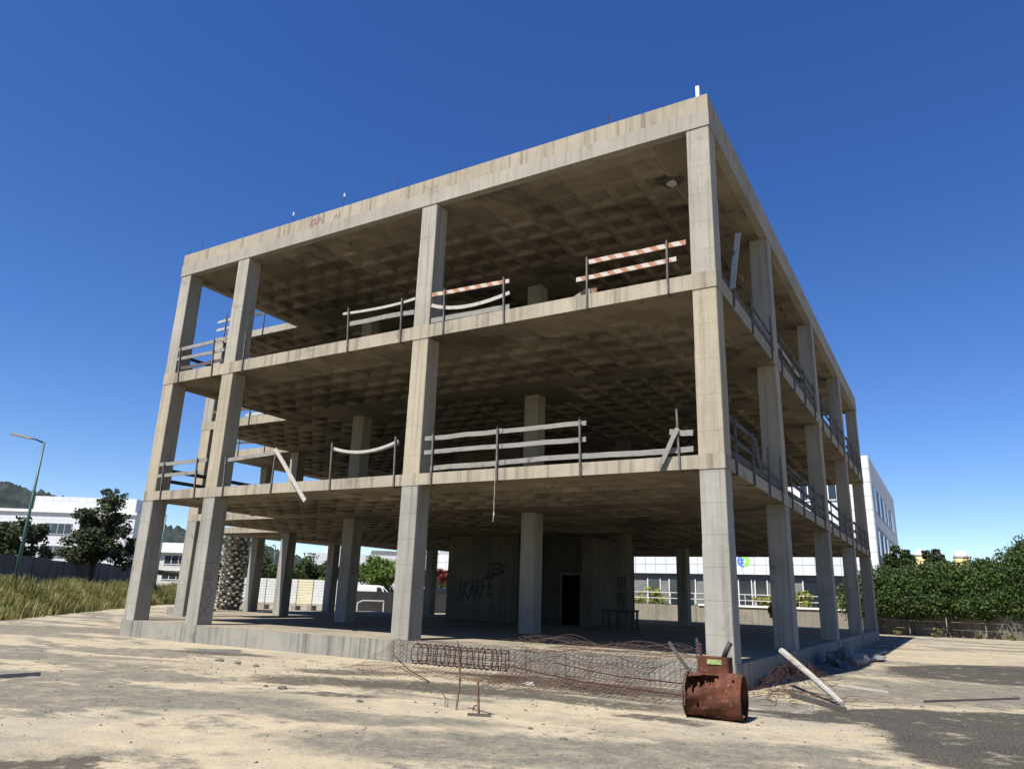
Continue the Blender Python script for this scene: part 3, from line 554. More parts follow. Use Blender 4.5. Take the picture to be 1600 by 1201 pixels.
# rebar cage against the plinth
t = empty('rebar_cage', (-5.3, -1.2, 0), 'rusty cylindrical rebar cage of many hoops lying in front of the plinth', 'rebar cage')
A, Bv = Vector((-6.33, -1.42, .36)), Vector((-4.36, -1.02, .33)); axc = (Bv-A).normalized(); e1 = Vector((0, 0, 1)); e1 = (e1-axc*e1.dot(axc)).normalized(); e2 = axc.cross(e1)
hoop_n = 16
for i in range(hoop_n):
    cc = A.lerp(Bv, i/(hoop_n-1)+random.uniform(-.008, .008)); tl = random.uniform(-.05, .05); b = MB()
    b.tube([cc + e1*math.cos(2*math.pi*k/18)*.205 + e2*math.sin(2*math.pi*k/18)*.205 + axc*tl*math.sin(2*math.pi*k/18) for k in range(19)], .0105, 5, False); b.build('hoop', M['rebar'], t)
for k in range(8):
    a = 2*math.pi*k/8; MB().tube([A + (e1*math.cos(a)+e2*math.sin(a))*.188 - axc*.03, A.lerp(Bv, .5) + (e1*math.cos(a)+e2*math.sin(a))*.186, Bv + (e1*math.cos(a)+e2*math.sin(a))*.188 + axc*.03], .008, 5).build('bar', M['rebar'], t)
MB().tube([A.lerp(Bv, .56)+Vector((.02, -.24, -.36)), A.lerp(Bv, .55)+Vector((-.02, -.26, .28)), A.lerp(Bv, .54)+Vector((-.04, -.25, .33))], .011, 5).build('bent_bar', M['rebar'], t)

# crumpled mesh sheets
def hills2(x, y, s): return .5*math.sin(1.3*x+s)+.35*math.sin(2.9*x-1.7*y+2*s)+.25*math.sin(4.1*y+1.1*x+3*s)
def mesh_sheet(name, label, fn, nu, nv, su, sv, r, mat, group='rusty wire mesh sheets'):
    b = MB(); seg = 1
    for i in range(nu+1):
        if random.random() < .05: continue
        b.tube([fn(i/nu, j/(sv)) for j in range(sv+1)], r, 3, False)
    for j in range(nv+1):
        if random.random() < .05: continue
        b.tube([fn(i/su, j/nv) for i in range(su+1)], r, 3, False)
    return tag(b.build(name, mat), label, 'wire mesh', group)
def drape(x0, x1, ytop, ybot, ztop, sag, s, slip=0.):
    def fn(u, v):
        x = x0+(x1-x0)*u + .10*hills2(v*3, u*2, s) + slip*v; y = ytop+(ybot-ytop)*v + .10*hills2(u*6, v*3, s)
        if y > -.05: z = ztop + .05*abs(hills2(x*2, y*3, s))
        else:
            w = min(1, max(0, (-.05-y)/max(.05, (-.05-ybot)))); z = ztop*(1-w)**sag + .02 + .07*abs(hills2(x*1.9, y*2.3, s))*(1-.5*w)
        return (x, y, max(.012, z))
    return fn
mesh_sheet('wire_mesh_sheet', 'rusty wire mesh sheet draped over the plinth edge behind the drum', drape(-3.9, -.15, .55, -2.6, .56, 1.6, 1.1), 34, 30, 30, 18, .0042, M['rebar_lt'])
mesh_sheet('wire_mesh_sheet', 'rusty wire mesh sheet leaning between the hoop cage and the drum', drape(-4.6, -1.4, .10, -2.1, .50, 2.2, 4.3, .2), 30, 22, 28, 16, .0042, M['rebar'])
mesh_sheet('wire_mesh_sheet', 'tangled wire mesh sheet under the hoop cage and over the middle column foot', drape(-8.1, -4.3, .18, -2.3, .50, 2.0, 7.7, .5), 32, 22, 30, 16, .0038, M['rebar_lt'])
mesh_sheet('wire_mesh_sheet', 'rusty rebar mat heaped on the ground floor between the middle and corner columns', lambda u, v: (-5.6+4.3*u+.15*hills2(v*4, u*5, 2), .75+1.7*v+.1*hills2(u*7, v*2, 5), ZP+.05+.20*abs(hills2(u*5, v*4, 3))), 24, 10, 26, 10, .0042, M['rebar_lt'])
for k, (p, q) in enumerate([((-4.2, -1.45, .30), (-.1, -2.75, .20)), ((-3.0, -1.55, .42), (-.05, -2.35, .33)), ((-7.4, -.9, .25), (-4.9, -2.9, .03))]):
    p, q = Vector(p), Vector(q); mid = p.lerp(q, .5)+Vector((0, 0, -.06))
    tag(MB().tube([p, p.lerp(mid, .5)+Vector((0, 0, -.01)), mid, q], .012, 5).build('rebar_rod', M['rebar']), ['long rusty bar lying across the wire mesh towards the drum', 'upper rusty bar lying over the wire mesh sheets', 'rusty bar below the left end of the hoop cage'][k], 'rebar', 'loose bars in the wire mesh')
# trestle
t = empty('rusty_trestle', (-2.45, -5.34, 0), 'thin rusty two legged trestle frame standing in front of the rebar cage', 'trestle')
b = MB().bar([(-2.70, -5.22, 0), (-2.66, -5.22, .42), (-2.70, -5.22, .74)], .022, .022, (0, 1, 0)); b.build('leg', M['rust_lt'], t)
MB().bar([(-2.16, -5.46, .012), (-2.20, -5.46, .44)], .024, .024, (0, 1, 0)).build('leg', M['rust_lt'], t)
MB().bar([(-2.74, -5.20, .44), (-2.12, -5.49, .46)], .025, .03, (0, 0, 1)).build('crossbar', M['rust_lt'], t)
MB().bar([(-2.28, -5.56, .012), (-1.98, -5.43, .012)], .05, .024, (0, 0, 1)).build('foot', M['wood_dark'], t)
b = MB(); b.tube([(-2.98, -5.1, 0), (-2.99, -5.1, .13), (-3.04, -5.12, .19)], .006, 4); b.tube([(-2.93, -5.12, 0), (-2.92, -5.12, .12), (-3.0, -5.1, .13)], .006, 4)
tag(b.build('bent_wire', M['rebar']), 'two short bent wires sticking out of the ground left of the trestle', 'wire')
b = MB(); b.tube([(-2.46, -5.15, .01), (-2.44, -5.15, .07), (-2.38, -5.12, .09), (-2.40, -5.1, .17)], .01, 4)
tag(b.build('bent_wire', M['rebar']), 'small bent bar on the ground between the trestle legs', 'wire')
# leaning timber and tangle on the shaded side
tag(MB().tube([(1.87, -.48, .05), (1.2, .70, .37), (.47, 2.0, .68)], [.045, .058, .075], 8).build('timber_pole', M['pole']), 'pale tapering timber pole leaning over the wire tangle beside the plinth', 'pole')
tag(MB().bar([(.95, .2, .05), (2.0, -1.2, .035)], .09, .05, (0, 0, 1)).build('dark_plank', M['wood_dark']), 'dark plank on the ground at the foot of the leaning pole', 'plank')
def tangle(name, label, c, rx, ry, h, n, mat, s):
    rs = random.Random(s); b = MB()
    for i in range(n):
        x = c[0]+rs.uniform(-rx, rx); y = c[1]+rs.uniform(-ry, ry); a = rs.uniform(0, 6.28); P = []
        for k in range(8):
            x += math.cos(a)*.13*rx*2; y += math.sin(a)*.15*ry; a += rs.uniform(-.7, .7)
            d = math.hypot((x-c[0])/rx, (y-c[1])/ry); P.append((max(.05, x), y, max(.01, h*max(0, 1-.6*d)*rs.uniform(.3, 1.1))))
        b.tube(P, rs.uniform(.003, .006), 3, False)
    return tag(b.build(name, mat), label, 'wire')
tangle('wire_tangle', 'heap of tangled rusty wire along the shaded side of the plinth', (.55, 2.7, 0), .42, 1.9, .62, 90, M['rebar'], 3)
tangle('wire_tangle', 'low spread of rusty wire on the ground left of the leaning pole foot', (1.0, .1, 0), .6, .8, .14, 40, M['rebar_lt'], 4)
def lump(name, c, r, mat, seed, flat=.5):
    bm = bmesh.new(); bmesh.ops.create_icosphere(bm, subdivisions=3, radius=1); rs = random.Random(seed); off = [rs.uniform(0, 9) for _ in range(6)]
    for v in bm.verts:
        p = v.co.copy(); k = 1+.22*math.sin(3*p.x+off[0])*math.sin(4*p.y+off[1])+.16*math.sin(7*p.z+5*p.x+off[2])+.1*math.sin(11*p.y+off[3]+6*p.z); v.co = Vector((p.x*r[0]*k, p.y*r[1]*k, max(-.15, p.z)*r[2]*k))
    me = bpy.data.meshes.new(name); bm.to_mesh(me); bm.free(); me.materials.append(mat); return link(name, me, c)
tag(lump('sheeting_heap', (.75, 9.4, .02), (.55, 1.1, .38), M['tarp'], 2), 'crumpled grey sheeting heaped in the shade beside the plinth', 'heap')
tag(lump('sheeting_heap', (.95, 12.4, .02), (.5, 1.5, .16), M['tarp'], 5), 'low grey heap of rubble farther back beside the plinth', 'heap')
for k, (p, q, lab) in enumerate([((3.0, 1.35, .018), (4.55, 3.45, .018), 'long thin dark lath on the asphalt at far right'), ((-10.3, -7.75, .03), (-10.25, -7.05, .03), 'short grey plank on the ground at far left'), ((-13.0, -1.75, .03), (-12.2, -1.1, .03), 'small plank near the left plinth base'),
                                ((1.35, 3.2, .018), (2.35, 2.5, .018), 'pale lath on the ground behind the leaning pole'), ((.95, 14.2, .05), (1.25, 17.0, .08), 'grey plank lying in the shade far along the plinth')]):
    tag(MB().bar([p, q], .04 if 'lath' in lab else .07, .03 if 'lath' in lab else .045, (0, 0, 1)).build('loose_plank', M['wood_pale' if 'pale' in lab else 'wood_dark' if 'dark' in lab else 'wood']), lab, 'plank')
SPOTS = [(-.46, -6.26, .05, 'small dark stone in the middle foreground'), (-6.1, -5.35, .09, 'pale lump of concrete on the ground at centre left'), (-6.5, -5.35, .05, 'dark pebble left of the pale lump'), (-4.2, -5.6, .06, 'dark stone on the dust right of the pale lump'), (-10.6, -3.0, .11, 'largest dark clod before the left plinth'), (-9.9, -3.1, .09, 'clod right of the largest one before the left plinth'), (-9.2, -3.2, .08, 'third clod before the left plinth, farthest right'), (-8.1, -7.1, .05, 'single dark pebble on the grey patch at left'), (-1.1, -5.9, .035, 'tiny stone left of the small foreground stone'), (3.0, .6, .04, 'pebble beside the thin lath at right'), (2.2, 3.9, .05, 'stone on the yard at right behind the pole'), (-3.4, -1.75, .10, 'white lump of plaster caught in the wire mesh')]
for k, (x, y, r, lab) in enumerate(SPOTS): tag(lump('loose_stone', (x, y, r*.1), (r*.95, r*.6, r*.5), M['offwhite' if 'white' in lab else 'stone'], 20+k), lab, 'stone')
def pebbles(n):
    V, F = [], []
    ic = np.array([(0, 0, 1), (1, 0, 0), (0, 1, 0), (-1, 0, 0), (0, -1, 0), (0, 0, -1)], float); fc = np.array([(0, 1, 2), (0, 2, 3), (0, 3, 4), (0, 4, 1), (5, 2, 1), (5, 3, 2), (5, 4, 3), (5, 1, 4)])
    k = 0
    for i in range(n):
        if i % 3 == 0: x, y = rng.normal(-4.5, 4), rng.normal(-2.8, 1.0)
        elif i % 3 == 1: x, y = rng.uniform(-16, 6), rng.uniform(-11, -1)
        else: x, y = rng.uniform(.3, 7), rng.uniform(-4, 14)
        if y > -.1 and x < .1: continue
        r = .006+.018*rng.random()**4; V.append(ic*np.array([r*rng.uniform(.7, 1.6), r*rng.uniform(.7, 1.5), r*.6])*rng.uniform(.7, 1.3, (6, 1)) + np.array([x, y, r*.2])); F.append(fc+6*k); k += 1
    return link('gravel_crumbs', npmesh('gravel_crumbs', np.concatenate(V), np.concatenate(F), M['stone']), (0, 0, 0))
tag(pebbles(4200), 'scattered gravel crumbs on the dusty yard', 'gravel', kind='stuff')
# table in front of the tagged inner column
t = empty('work_table', (-7.75, 13.4, ZP), 'small black table standing by the tagged column inside the ground floor', 'table')
MB().box(-8.45, -7.1, 13.1, 13.75, ZP+.66, ZP+.74).build('table_top', M['black'], t)
for x in (-8.4, -7.82, -7.2): MB().box(x, x+.07, 13.13, 13.2, ZP, ZP+.658).build('leg', M['black'], t)
for x in (-8.4, -7.2): MB().box(x, x+.07, 13.65, 13.72, ZP, ZP+.658).build('leg', M['black'], t)

# ------------------------------------------------------------------ vegetation
def leaves(c, r, n, size, clumps=0, up=.3, seed=0, shell=.5, ar=1.8):
    g = np.random.default_rng(seed); c = np.asarray(c, float); r = np.asarray(r, float)
    if clumps:
        d = g.normal(size=(clumps, 3)); d /= np.linalg.norm(d, axis=1)[:, None]; cc = d*(shell+(1-shell)*g.random((clumps, 1)))
        k = g.integers(0, clumps, n); cr = g.uniform(.16, .34, clumps); p = cc[k]*.93 + np.clip(g.normal(size=(n, 3)), -1.5, 1.5)*cr[k][:, None]*.5
    else:
        d = g.normal(size=(n, 3)); d /= np.linalg.norm(d, axis=1)[:, None]; p = d*(shell+(1-shell)*g.random((n, 1)))
    p = c + p*r; a = g.normal(size=(n, 3)); a[:, 2] += up; a /= np.linalg.norm(a, axis=1)[:, None]; q = np.cross(a, g.normal(size=(n, 3))); q /= np.linalg.norm(q, axis=1)[:, None]
    s = size*g.uniform(.6, 1.4, (n, 1)); return np.stack([p-a*s*ar*.5, p+q*s*.5, p+a*s*ar*.5, p-q*s*.5], 1)
def leafobj(name, L, mat, parent, org):
    V = L.reshape(-1, 3)-np.array(org); F = np.arange(len(V)).reshape(-1, 4); return link(name, npmesh(name, V, F, mat), org, parent)
def tree(name, label, base, trunk_h, r0, crowns, mat, n, size, clumps=40, seed=0, group=None, up=.3, shell=.45, cat='tree', bark='bark'):
    t = empty(name, base, label, cat, group); rs = random.Random(seed); bx, by, bz = base
    b = MB(); top = (bx+rs.uniform(-.2, .2), by, bz+trunk_h)
    b.tube([base, (bx+.05, by, bz+trunk_h*.5), top], [r0, r0*.8, r0*.45], 8)
    for (cx, cyy, cz), rr in crowns:
        for k in range(3):
            e = (cx+rs.uniform(-.6, .6)*rr[0], cyy+rs.uniform(-.6, .6)*rr[1], cz+rs.uniform(-.5, .5)*rr[2]); st = (bx, by, bz+trunk_h*rs.uniform(.55, .95)); b.tube([st, tuple((a+c)/2+rs.uniform(-.1, .1) for a, c in zip(st, e)), e], [r0*.4, r0*.25, r0*.08], 5)
    b.build('trunk', M[bark], t)
    tot = sum(rr[0]*rr[1]*rr[2] for _, rr in crowns); Ls = [leaves(cn, rr, int(n*rr[0]*rr[1]*rr[2]/tot)+40, size, clumps, up, seed+i, shell) for i, (cn, rr) in enumerate(crowns)]
    leafobj('crown', np.concatenate(Ls), M[mat], t, base); return t
# hedge trees on the right, dense to the ground line of the low wall
HG = 'clipped hedge trees over the boundary wall'
hx = [(-.2, 41.6, 2.6, 4.5, 'leftmost of the clipped hedge trees, beside the frame building'), (3.1, 42.1, 2.9, 5.0, 'second hedge tree from the left, with yellowish top'), (6.4, 42.8, 2.7, 5.6, 'third hedge tree from the left, with a notch beside the tall one'), (9.2, 43.2, 2.6, 7.0, 'tallest rounded hedge tree at the right edge'), (12.6, 44, 3.0, 6.2, 'hedge tree past the tallest one, cut by the right edge')]
for i, (x, y, w, h, lab) in enumerate(hx):
    cr = [((x, y, h*.60), (w*1.05, 1.9, h*.36)), ((x-w*.5, y-.3, h*.54), (w*.7, 1.7, h*.33)), ((x+w*.5, y-.2, h*.55), (w*.75, 1.7, h*.34)), ((x+.3, y-1.3, 2.0), (w*1.0, .9, .95)), ((x-w*.6, y-1.2, 1.7), (w*.6, .8, .9))]
    tree('hedge_tree', lab, (x, y, 0), h*.5, .14, cr, 'hedge', 56000, .095, 320, 100+i, HG, .25, .30)
tree('background_tree', 'dark tree behind the left end of the hedge beside the white office block', (-.3, 62, 0), 4.5, .2, [((-.3, 62, 5.5), (1.7, 1.9, 1.5))], 'dark_leaf', 5000, .17, 30, 140)
tree('background_tree', 'reddish tree behind the hedge between the two yellow domes', (2.35, 66, 0), 5, .2, [((2.35, 66, 5.7), (1.35, 1.5, 1.5))], 'pine', 6000, .18, 34, 141)
tree('pine_tree', 'bushy pine at the far left behind the grey panel wall and lamp post', (-56, 14.3, 0), 4, .22, [((-55.9, 14.2, 4.5), (2.2, 2.2, 1.9)), ((-56.8, 12.6, 4.1), (1.7, 1.7, 1.6)), ((-54.9, 15.8, 3.3), (1.0, 1.0, 1.0))], 'pine', 13000, .14, 44, 150)
tree('pine_tree', 'tall open pine before the white office at left, beside the leftmost column', (-56.4, 20.8, 0), 7, .22, [((-56.4, 20.9, 4.8), (2.7, 2.7, 1.7)), ((-56.4, 20.9, 6.6), (2.3, 2.3, 1.3)), ((-56.2, 21.3, 8.2), (1.3, 1.3, 1.1)), ((-57.2, 19.9, 3.6), (1.7, 1.7, .9)), ((-55.2, 22.6, 4.2), (1.6, 1.6, 1.5))], 'pine', 15000, .14, 34, 151, shell=.25)
BG = 'dark bushes behind the pale sheet fence'
for i, (x, y, w, h, lab, mt) in enumerate([(-64, 44.5, 3.4, 5.2, 'dark rounded bush left behind the pale sheet fence', 'dark_leaf'), (-61, 48, 3.2, 5.4, 'dark bush in the middle behind the pale sheet fence', 'dark_leaf'), (-57.5, 50.5, 3.4, 5.3, 'dark bush at the right behind the pale sheet fence', 'dark_leaf'), (-54.5, 47, 2.2, 3.4, 'lighter green shrub just over the pale sheet fence', 'bright_leaf'), (-51.4, 50, 3.2, 5.3, 'round green tree behind the white van', 'bright_leaf'), (-47.5, 52.5, 2.2, 3.7, 'dark bush between the round tree and the middle column', 'dark_leaf'), (-44, 50.5, 2.4, 3.4, 'dark bush behind the second van', 'dark_leaf'), (-67, 40.5, 2.8, 5.0, 'dark bush behind the palm trunk', 'dark_leaf')]):
    tree('bush', lab, (x, y, 0), h*.5, .15, [((x, y, h*.55), (w, w*.8, h*.45))], mt, 9000, .17, 60, 160+i, BG if 'sheet fence' in lab else None, .25, .3, 'bush')
tree('flowering_bush', 'dark red flowering bush behind the low dark wall', (-37.2, 42.6, 0), 1.8, .08, [((-37.2, 42.6, 3.1), (1.0, 1.0, .8))], 'red_leaf', 2500, .13, 24, 175, cat='bush')
tree('flowering_bush', 'pale green bush below the red one behind the low dark wall', (-36.2, 43.4, 0), 1.2, .08, [((-36.2, 43.4, 2.2), (.8, .8, .9))], 'yellow_leaf', 1500, .12, 16, 176, cat='bush')
for i, (x, y, z, w, h, lab) in enumerate([(-18.6, 46.6, 1.5, 1.8, .75, 'low yellow-green shrub on the terrace seen right of the core'), (-8.8, 46.2, 1.4, 1.2, .6, 'yellowish terrace shrub behind the second side column'), (-6.3, 46.0, 1.4, 1.2, .8, 'yellowish terrace shrub right of the second side column'), (-4.0, 46, 1.4, .8, .6, 'yellowish terrace shrub seen between the far side columns')]):
    tree('terrace_shrub', lab, (x, y, z), .4, .05, [((x, y, z+h*.6), (w, .7, h))], 'yellow_leaf', 1600, .09, 24, 180+i, 'shrubs on the terrace', cat='shrub')
tree('young_plant', 'small bright plant growing behind the floor between corner and second side columns', (-5.8, 33.5, 0), .9, .04, [((-5.8, 33.5, 1.0), (.55, .5, .7))], 'yellow_leaf', 900, .12, 14, 190, cat='plant')
# palm
def palm():
    bx, by = -41.1, 22.1; t = empty('palm_tree', (bx, by, 0), 'thick scaly palm trunk seen between the leftmost front columns', 'palm')
    MB().tube([(bx, by, 0), (bx, by, 2.5), (bx, by, 5.0)], [.74, .82, .84], 16).build('trunk', M['bark'], t)
    b = MB(); n = 0; rs = random.Random(4)
    for k in range(22):
        z = .3+k*.225
        for j in range(10):
            a = 2*math.pi*(j+.5*(k % 2))/10+rs.uniform(-.16, .16); r0 = .80; u = Vector((math.cos(a), math.sin(a), 0)); v = Vector((-u.y, u.x, 0)); c = Vector((bx, by, z+rs.uniform(-.08, .08)))
            w = .19*rs.uniform(.6, 1.15); e = rs.uniform(.06, .2); hh = rs.uniform(.08, .22); p = [c+u*r0-v*w, c+u*r0+v*w, c+u*(r0+e)+v*w*.6+Vector((0, 0, hh)), c+u*(r0+e)-v*w*.6+Vector((0, 0, hh)), c+u*r0+Vector((0, 0, .2))]
            i0 = len(b.v); b.v += [tuple(q) for q in p]; b.f += [(i0, i0+1, i0+2, i0+3), (i0+3, i0+2, i0+4), (i0, i0+3, i0+4), (i0+1, i0+4, i0+2)]
    tag(b.build('leaf_bases', M['palmbark'], t), kind='stuff')
    L = []
    for k in range(46):
        a = rs.uniform(0, 6.28); el = rs.uniform(-.9, .9); u = Vector((math.cos(a), math.sin(a), 0)); ln = 2.3
        for s in range(26):
            f = s/25; c = Vector((bx, by, 5.2)) + u*(ln*f*math.cos(el)) + Vector((0, 0, ln*f*math.sin(el)-1.4*f*f)); v = Vector((-u.y, u.x, 0))
            for sg in (-1, 1):
                tip = c + v*sg*.30*(1-.5*f) + u*.2 + Vector((0, 0, -.12)); L.append([c, c+u*.05, tip, c-u*.03])
    leafobj('crown', np.array([[tuple(q) for q in x] for x in L]), M['dark_leaf'], t, (bx, by, 5.2))
palm()
# tall grass bed
def grass():
    edge = [(-22, -9), (-26.5, -3.2), (-29.9, 1.7), (-36, 7.6), (-44, 15.6), (-51, 22.5), (-57, 30), (-62, 38)]; back = [(-36, -12), (-40, -3), (-45, 6), (-49.5, 12), (-55, 19.5), (-60, 26), (-65, 33), (-70, 41)]
    E_, K_ = np.array(edge, float), np.array(back, float); N = 120000; s = rng.random(N)*(len(edge)-1); w = rng.random(N)**1.15; i = s.astype(int).clip(0, len(edge)-2); f = (s-i)[:, None]
    e = E_[i]*(1-f)+E_[i+1]*f; k = K_[i]*(1-f)+K_[i+1]*f; base = e+(k-e)*w[:, None]; base += rng.normal(size=(N, 2))*.25
    patch = .5+.5*np.sin(base[:, 0]*.9+1.3*np.sin(base[:, 1]*.6))*np.sin(base[:, 1]*.8+.5)
    h = (.48+1.05*patch**.9)*rng.uniform(.5, 1.3, N)*np.clip(.5+w*2.6, .5, 1); a = rng.random(N)*6.283; lean = rng.uniform(.05, .45, N)*h; wd = rng.uniform(.012, .034, N)
    d = np.stack([np.cos(a), np.sin(a)], 1); sd = np.stack([-d[:, 1], d[:, 0]], 1)*wd[:, None]
    def P(xy, z): return np.concatenate([xy, z[:, None]], 1)
    z0 = np.zeros(N); v0 = P(base-sd, z0); v1 = P(base+sd, z0); m = base+d*(lean*.35)[:, None]; v2 = P(m+sd*.8, h*.6); v3 = P(m-sd*.8, h*.6); tp = base+d*lean[:, None]; v4 = P(tp+sd*.3, h); v5 = P(tp-sd*.3, h)
    V = np.stack([v0, v1, v2, v3, v4, v5], 1).reshape(-1, 3); b6 = np.arange(N)[:, None]*6; F = np.concatenate([b6+np.array([[0, 1, 2, 3]]), b6+np.array([[3, 2, 4, 5]])])
    tag(link('tall_grass', npmesh('tall_grass', V, F, M['grass']), (0, 0, 0)), 'tall dry yellow-green grass along the left side of the yard', 'grass', kind='stuff')
    tag(MB().quad(*[(x, y, .006) for x, y in edge], *[(x, y, .006) for x, y in back[::-1]]).build('grass_bed', M['soil'], None, (-45, 12, .006)), kind='structure')
grass()

# ------------------------------------------------------------------ street furniture, fences, walls
def lamp(base, h, arm, label, r=.075):
    t = empty('street_lamp', base, label, 'street lamp', 'street lamps at left'); bx, by, bz = base; top = Vector((bx, by, bz+h))
    MB().tube([base, (bx, by, bz+h*.5), top], [r*1.35, r, r*.75], 10).build('pole', M['green_pole'], t, smooth=True)
    e = top+Vector(arm); MB().tube([top+Vector((0, 0, -.05)), top+Vector(arm)*.5+Vector((0, 0, .02)), e], [r*.6, r*.55, r*.5], 8).build('arm', M['green_pole'], t, smooth=True)
    d = Vector(arm).normalized(); MB().bar([e-d*.15, e+d*.35, e+d*.75], .30*r/.075, .11*r/.075, Vector((0, 0, 1)).cross(d)).build('lamp_head', M['sheet'], t)
lamp((-36.6, 5.3, 0), 8.55, (-.32, -.72, .12), 'tall green street lamp with a single arm at the far left')
lamp((-74.6, 39.1, 0), 9.4, (-.4, -.6, .15), 'distant street lamp seen between the leftmost front columns', .085)
lamp((-79, 60, 0), 7.2, (.1, -.3, .1), 'far thin lamp post seen between the inner columns behind the sheet fence', .07)
# grey panel wall behind the grass
t = empty('panel_wall', (-52, 16, 0), 'dark grey precast panel wall running behind the tall grass at left', 'wall')
wp = [(-38, -9.5), (-41.5, -2), (-46.5, 6.2), (-51, 12.2), (-56.8, 19.8), (-62, 26.5), (-67, 33.5)]
for i in range(len(wp)-1):
    A, Bv = Vector((*wp[i], 0)), Vector((*wp[i+1], 0)); d = (Bv-A); n = max(1, round(d.length/2.4)); d.normalize(); nr = Vector((-d.y, d.x, 0))
    for k in range(n):
        a = A.lerp(Bv, k/n); c = A.lerp(Bv, (k+1)/n); hh = 3.05+random.uniform(-.05, .12) + .012*i
        MB().bar([(*(a+d*.06).xy, hh/2), (*(c-d*.06).xy, hh/2)], .08, hh, nr).build('wall_panel', M['midwall'], t)
        MB().bar([(*(a-d*.055).xy, hh/2), (*(a+d*.055).xy, hh/2)], .16, hh+.08, nr).build('wall_post', M['midwall'], t)
# pale sheet fence
t = empty('sheet_fence', (-42.2, 27.8, 0), 'pale corrugated sheet fence on short posts seen under the building', 'fence')
A, Bv = Vector((-46.4, 25.3, 0)), Vector((-37.9, 30.35, 0)); nF = 8; d = (Bv-A).normalized(); nr = Vector((d.y, -d.x, 0))
for k in range(nF):
    a, c = A.lerp(Bv, k/nF), A.lerp(Bv, (k+1)/nF); b = MB(); z = .52; rows = 9
    for q in range(rows):
        z0 = .50+q*.205; b.bar([(*(a+d*.03).xy, z0+.095), (*(c-d*.03).xy, z0+.095)], .035 if q % 2 else .05, .19, nr)
    b.build('sheet_panel', M['cream' if k in (5, ) else 'sheet'], t)
    MB().bar([(*a.xy, 0), (*a.xy, 2.4)], .06, .05, nr).build('fence_post', M['post'], t)
    MB().box(a.x-.25, a.x+.25, a.y-.25, a.y+.3, 0, .28+.1*random.random()).build('footing', M['block'], t)
# dark low wall with vans behind it
t = tag(MB().bar([(-37.4, 31.2, .8), (-34.6, 39.0, .78), (-32.2, 46.5, .76)], .3, 1.6, (1, -.35, 0)).build('ramp_wall', M['dkwall']), 'low dark concrete wall with vans parked behind it', 'wall')
def vehicle(name, label, loc, ang, prof, wins, width, mat, cat, wheels):
    t = empty(name, loc, label, cat); ca, sa = math.cos(ang), math.sin(ang); O = Vector(loc)
    def T(x, y, z): return O + Vector((x*ca-y*sa, x*sa+y*ca, z))
    b = MB(); n = len(prof); hw = width/2
    for y, ins in ((-hw, 1), (-hw+.06, 0), (hw-.06, 0), (hw, 1)):
        for x, z in prof: b.v.append(tuple(T(x*(1-.008*ins), y*(1-.05*max(0, z-1.0)), z-.03*ins*(z > 1))))
    for r in range(3):
        for i in range(n): b.f.append((r*n+i, r*n+(i+1) % n, (r+1)*n+(i+1) % n, (r+1)*n+i))
    b.f += [tuple(range(n-1, -1, -1)), tuple(range(3*n, 4*n))]; b.build('body', M[mat], t)
    for w in wins:
        for sg in (-1, 1):
            b = MB(); b.quad(*[T(x, sg*(hw*(1-.05*max(0, z-1.0))+.012), z) for x, z in (w if sg > 0 else w[::-1])]); b.build('window', M['glass'], t)
    for x in wheels:
        for sg in (-1, 1): MB().tube([T(x, sg*(hw-.2), .32), T(x, sg*(hw+.015), .32)], .32, 18).build('wheel', M['tyre'], t)
    return t, T
VP = [(-2.15, .35), (2.2, .35), (2.25, .8), (2.1, 1.05), (1.25, 1.2), (.62, 1.82), (.3, 1.92), (-1.9, 1.95), (-2.15, 1.8)]
VW = [[(.02, 1.28), (.62, 1.28), (.42, 1.72), (.02, 1.76)], [(.72, 1.28), (1.10, 1.25), (.70, 1.65), (.60, 1.68)]]
t, T = vehicle('parked_van', 'white van parked behind the low dark wall, side window showing', (-45.0, 42.6, .25), R(38), VP, VW, 1.8, 'carwhite', 'van', (-1.35, 1.4))
MB().quad(T(1.27, -.68, 1.22), T(1.27, .68, 1.22), T(.67, .62, 1.78), T(.67, -.62, 1.78)).build('windscreen', M['glass'], t)
t, T = vehicle('parked_van', 'second white van half hidden by the middle front column', (-42.3, 46.4, .25), R(38), VP, VW, 1.8, 'carwhite', 'van', (-1.35, 1.4))
MB().quad(T(1.27, -.68, 1.22), T(1.27, .68, 1.22), T(.67, .62, 1.78), T(.67, -.62, 1.78)).build('windscreen', M['glass'], t)
vehicle('parked_car', 'dark blue car behind the low dark wall under the red bush', (-36.9, 41.6, .62), R(35), [(-2, .3), (2.05, .3), (2.1, .75), (1.1, .92), (.45, 1.42), (-1.0, 1.45), (-1.7, 1.0), (-2.05, .95)], [[(-.9, .98), (.85, .95), (.35, 1.36), (-.85, 1.38)]], 1.7, 'carblue', 'car', (-1.3, 1.3))
t = empty('metal_trestle', (-34.1, 29.3, 0), 'low white metal frame standing before the dark wall', 'frame')
P0 = Vector((-34.6, 28.3, 0)); P1 = Vector((-33.7, 30.2, 0))
for q, h in ((P0, .75), (P1, .9)): MB().tube([q, (q.x, q.y, h)], .045, 6).build('leg', M['offwhite'], t)
MB().tube([(P0.x, P0.y, .75), (P0.x+.15, P0.y+.4, .92), (P1.x, P1.y, .92)], .045, 6).build('rail', M['offwhite'], t)
# step blocks at left behind the frame
tag(MB().cham(-33.8, -31.2, 12.0, 13.2, 0, .42, .03).build('kerb_block', M['block']), 'low concrete block on the ground seen between the two leftmost columns', 'block')
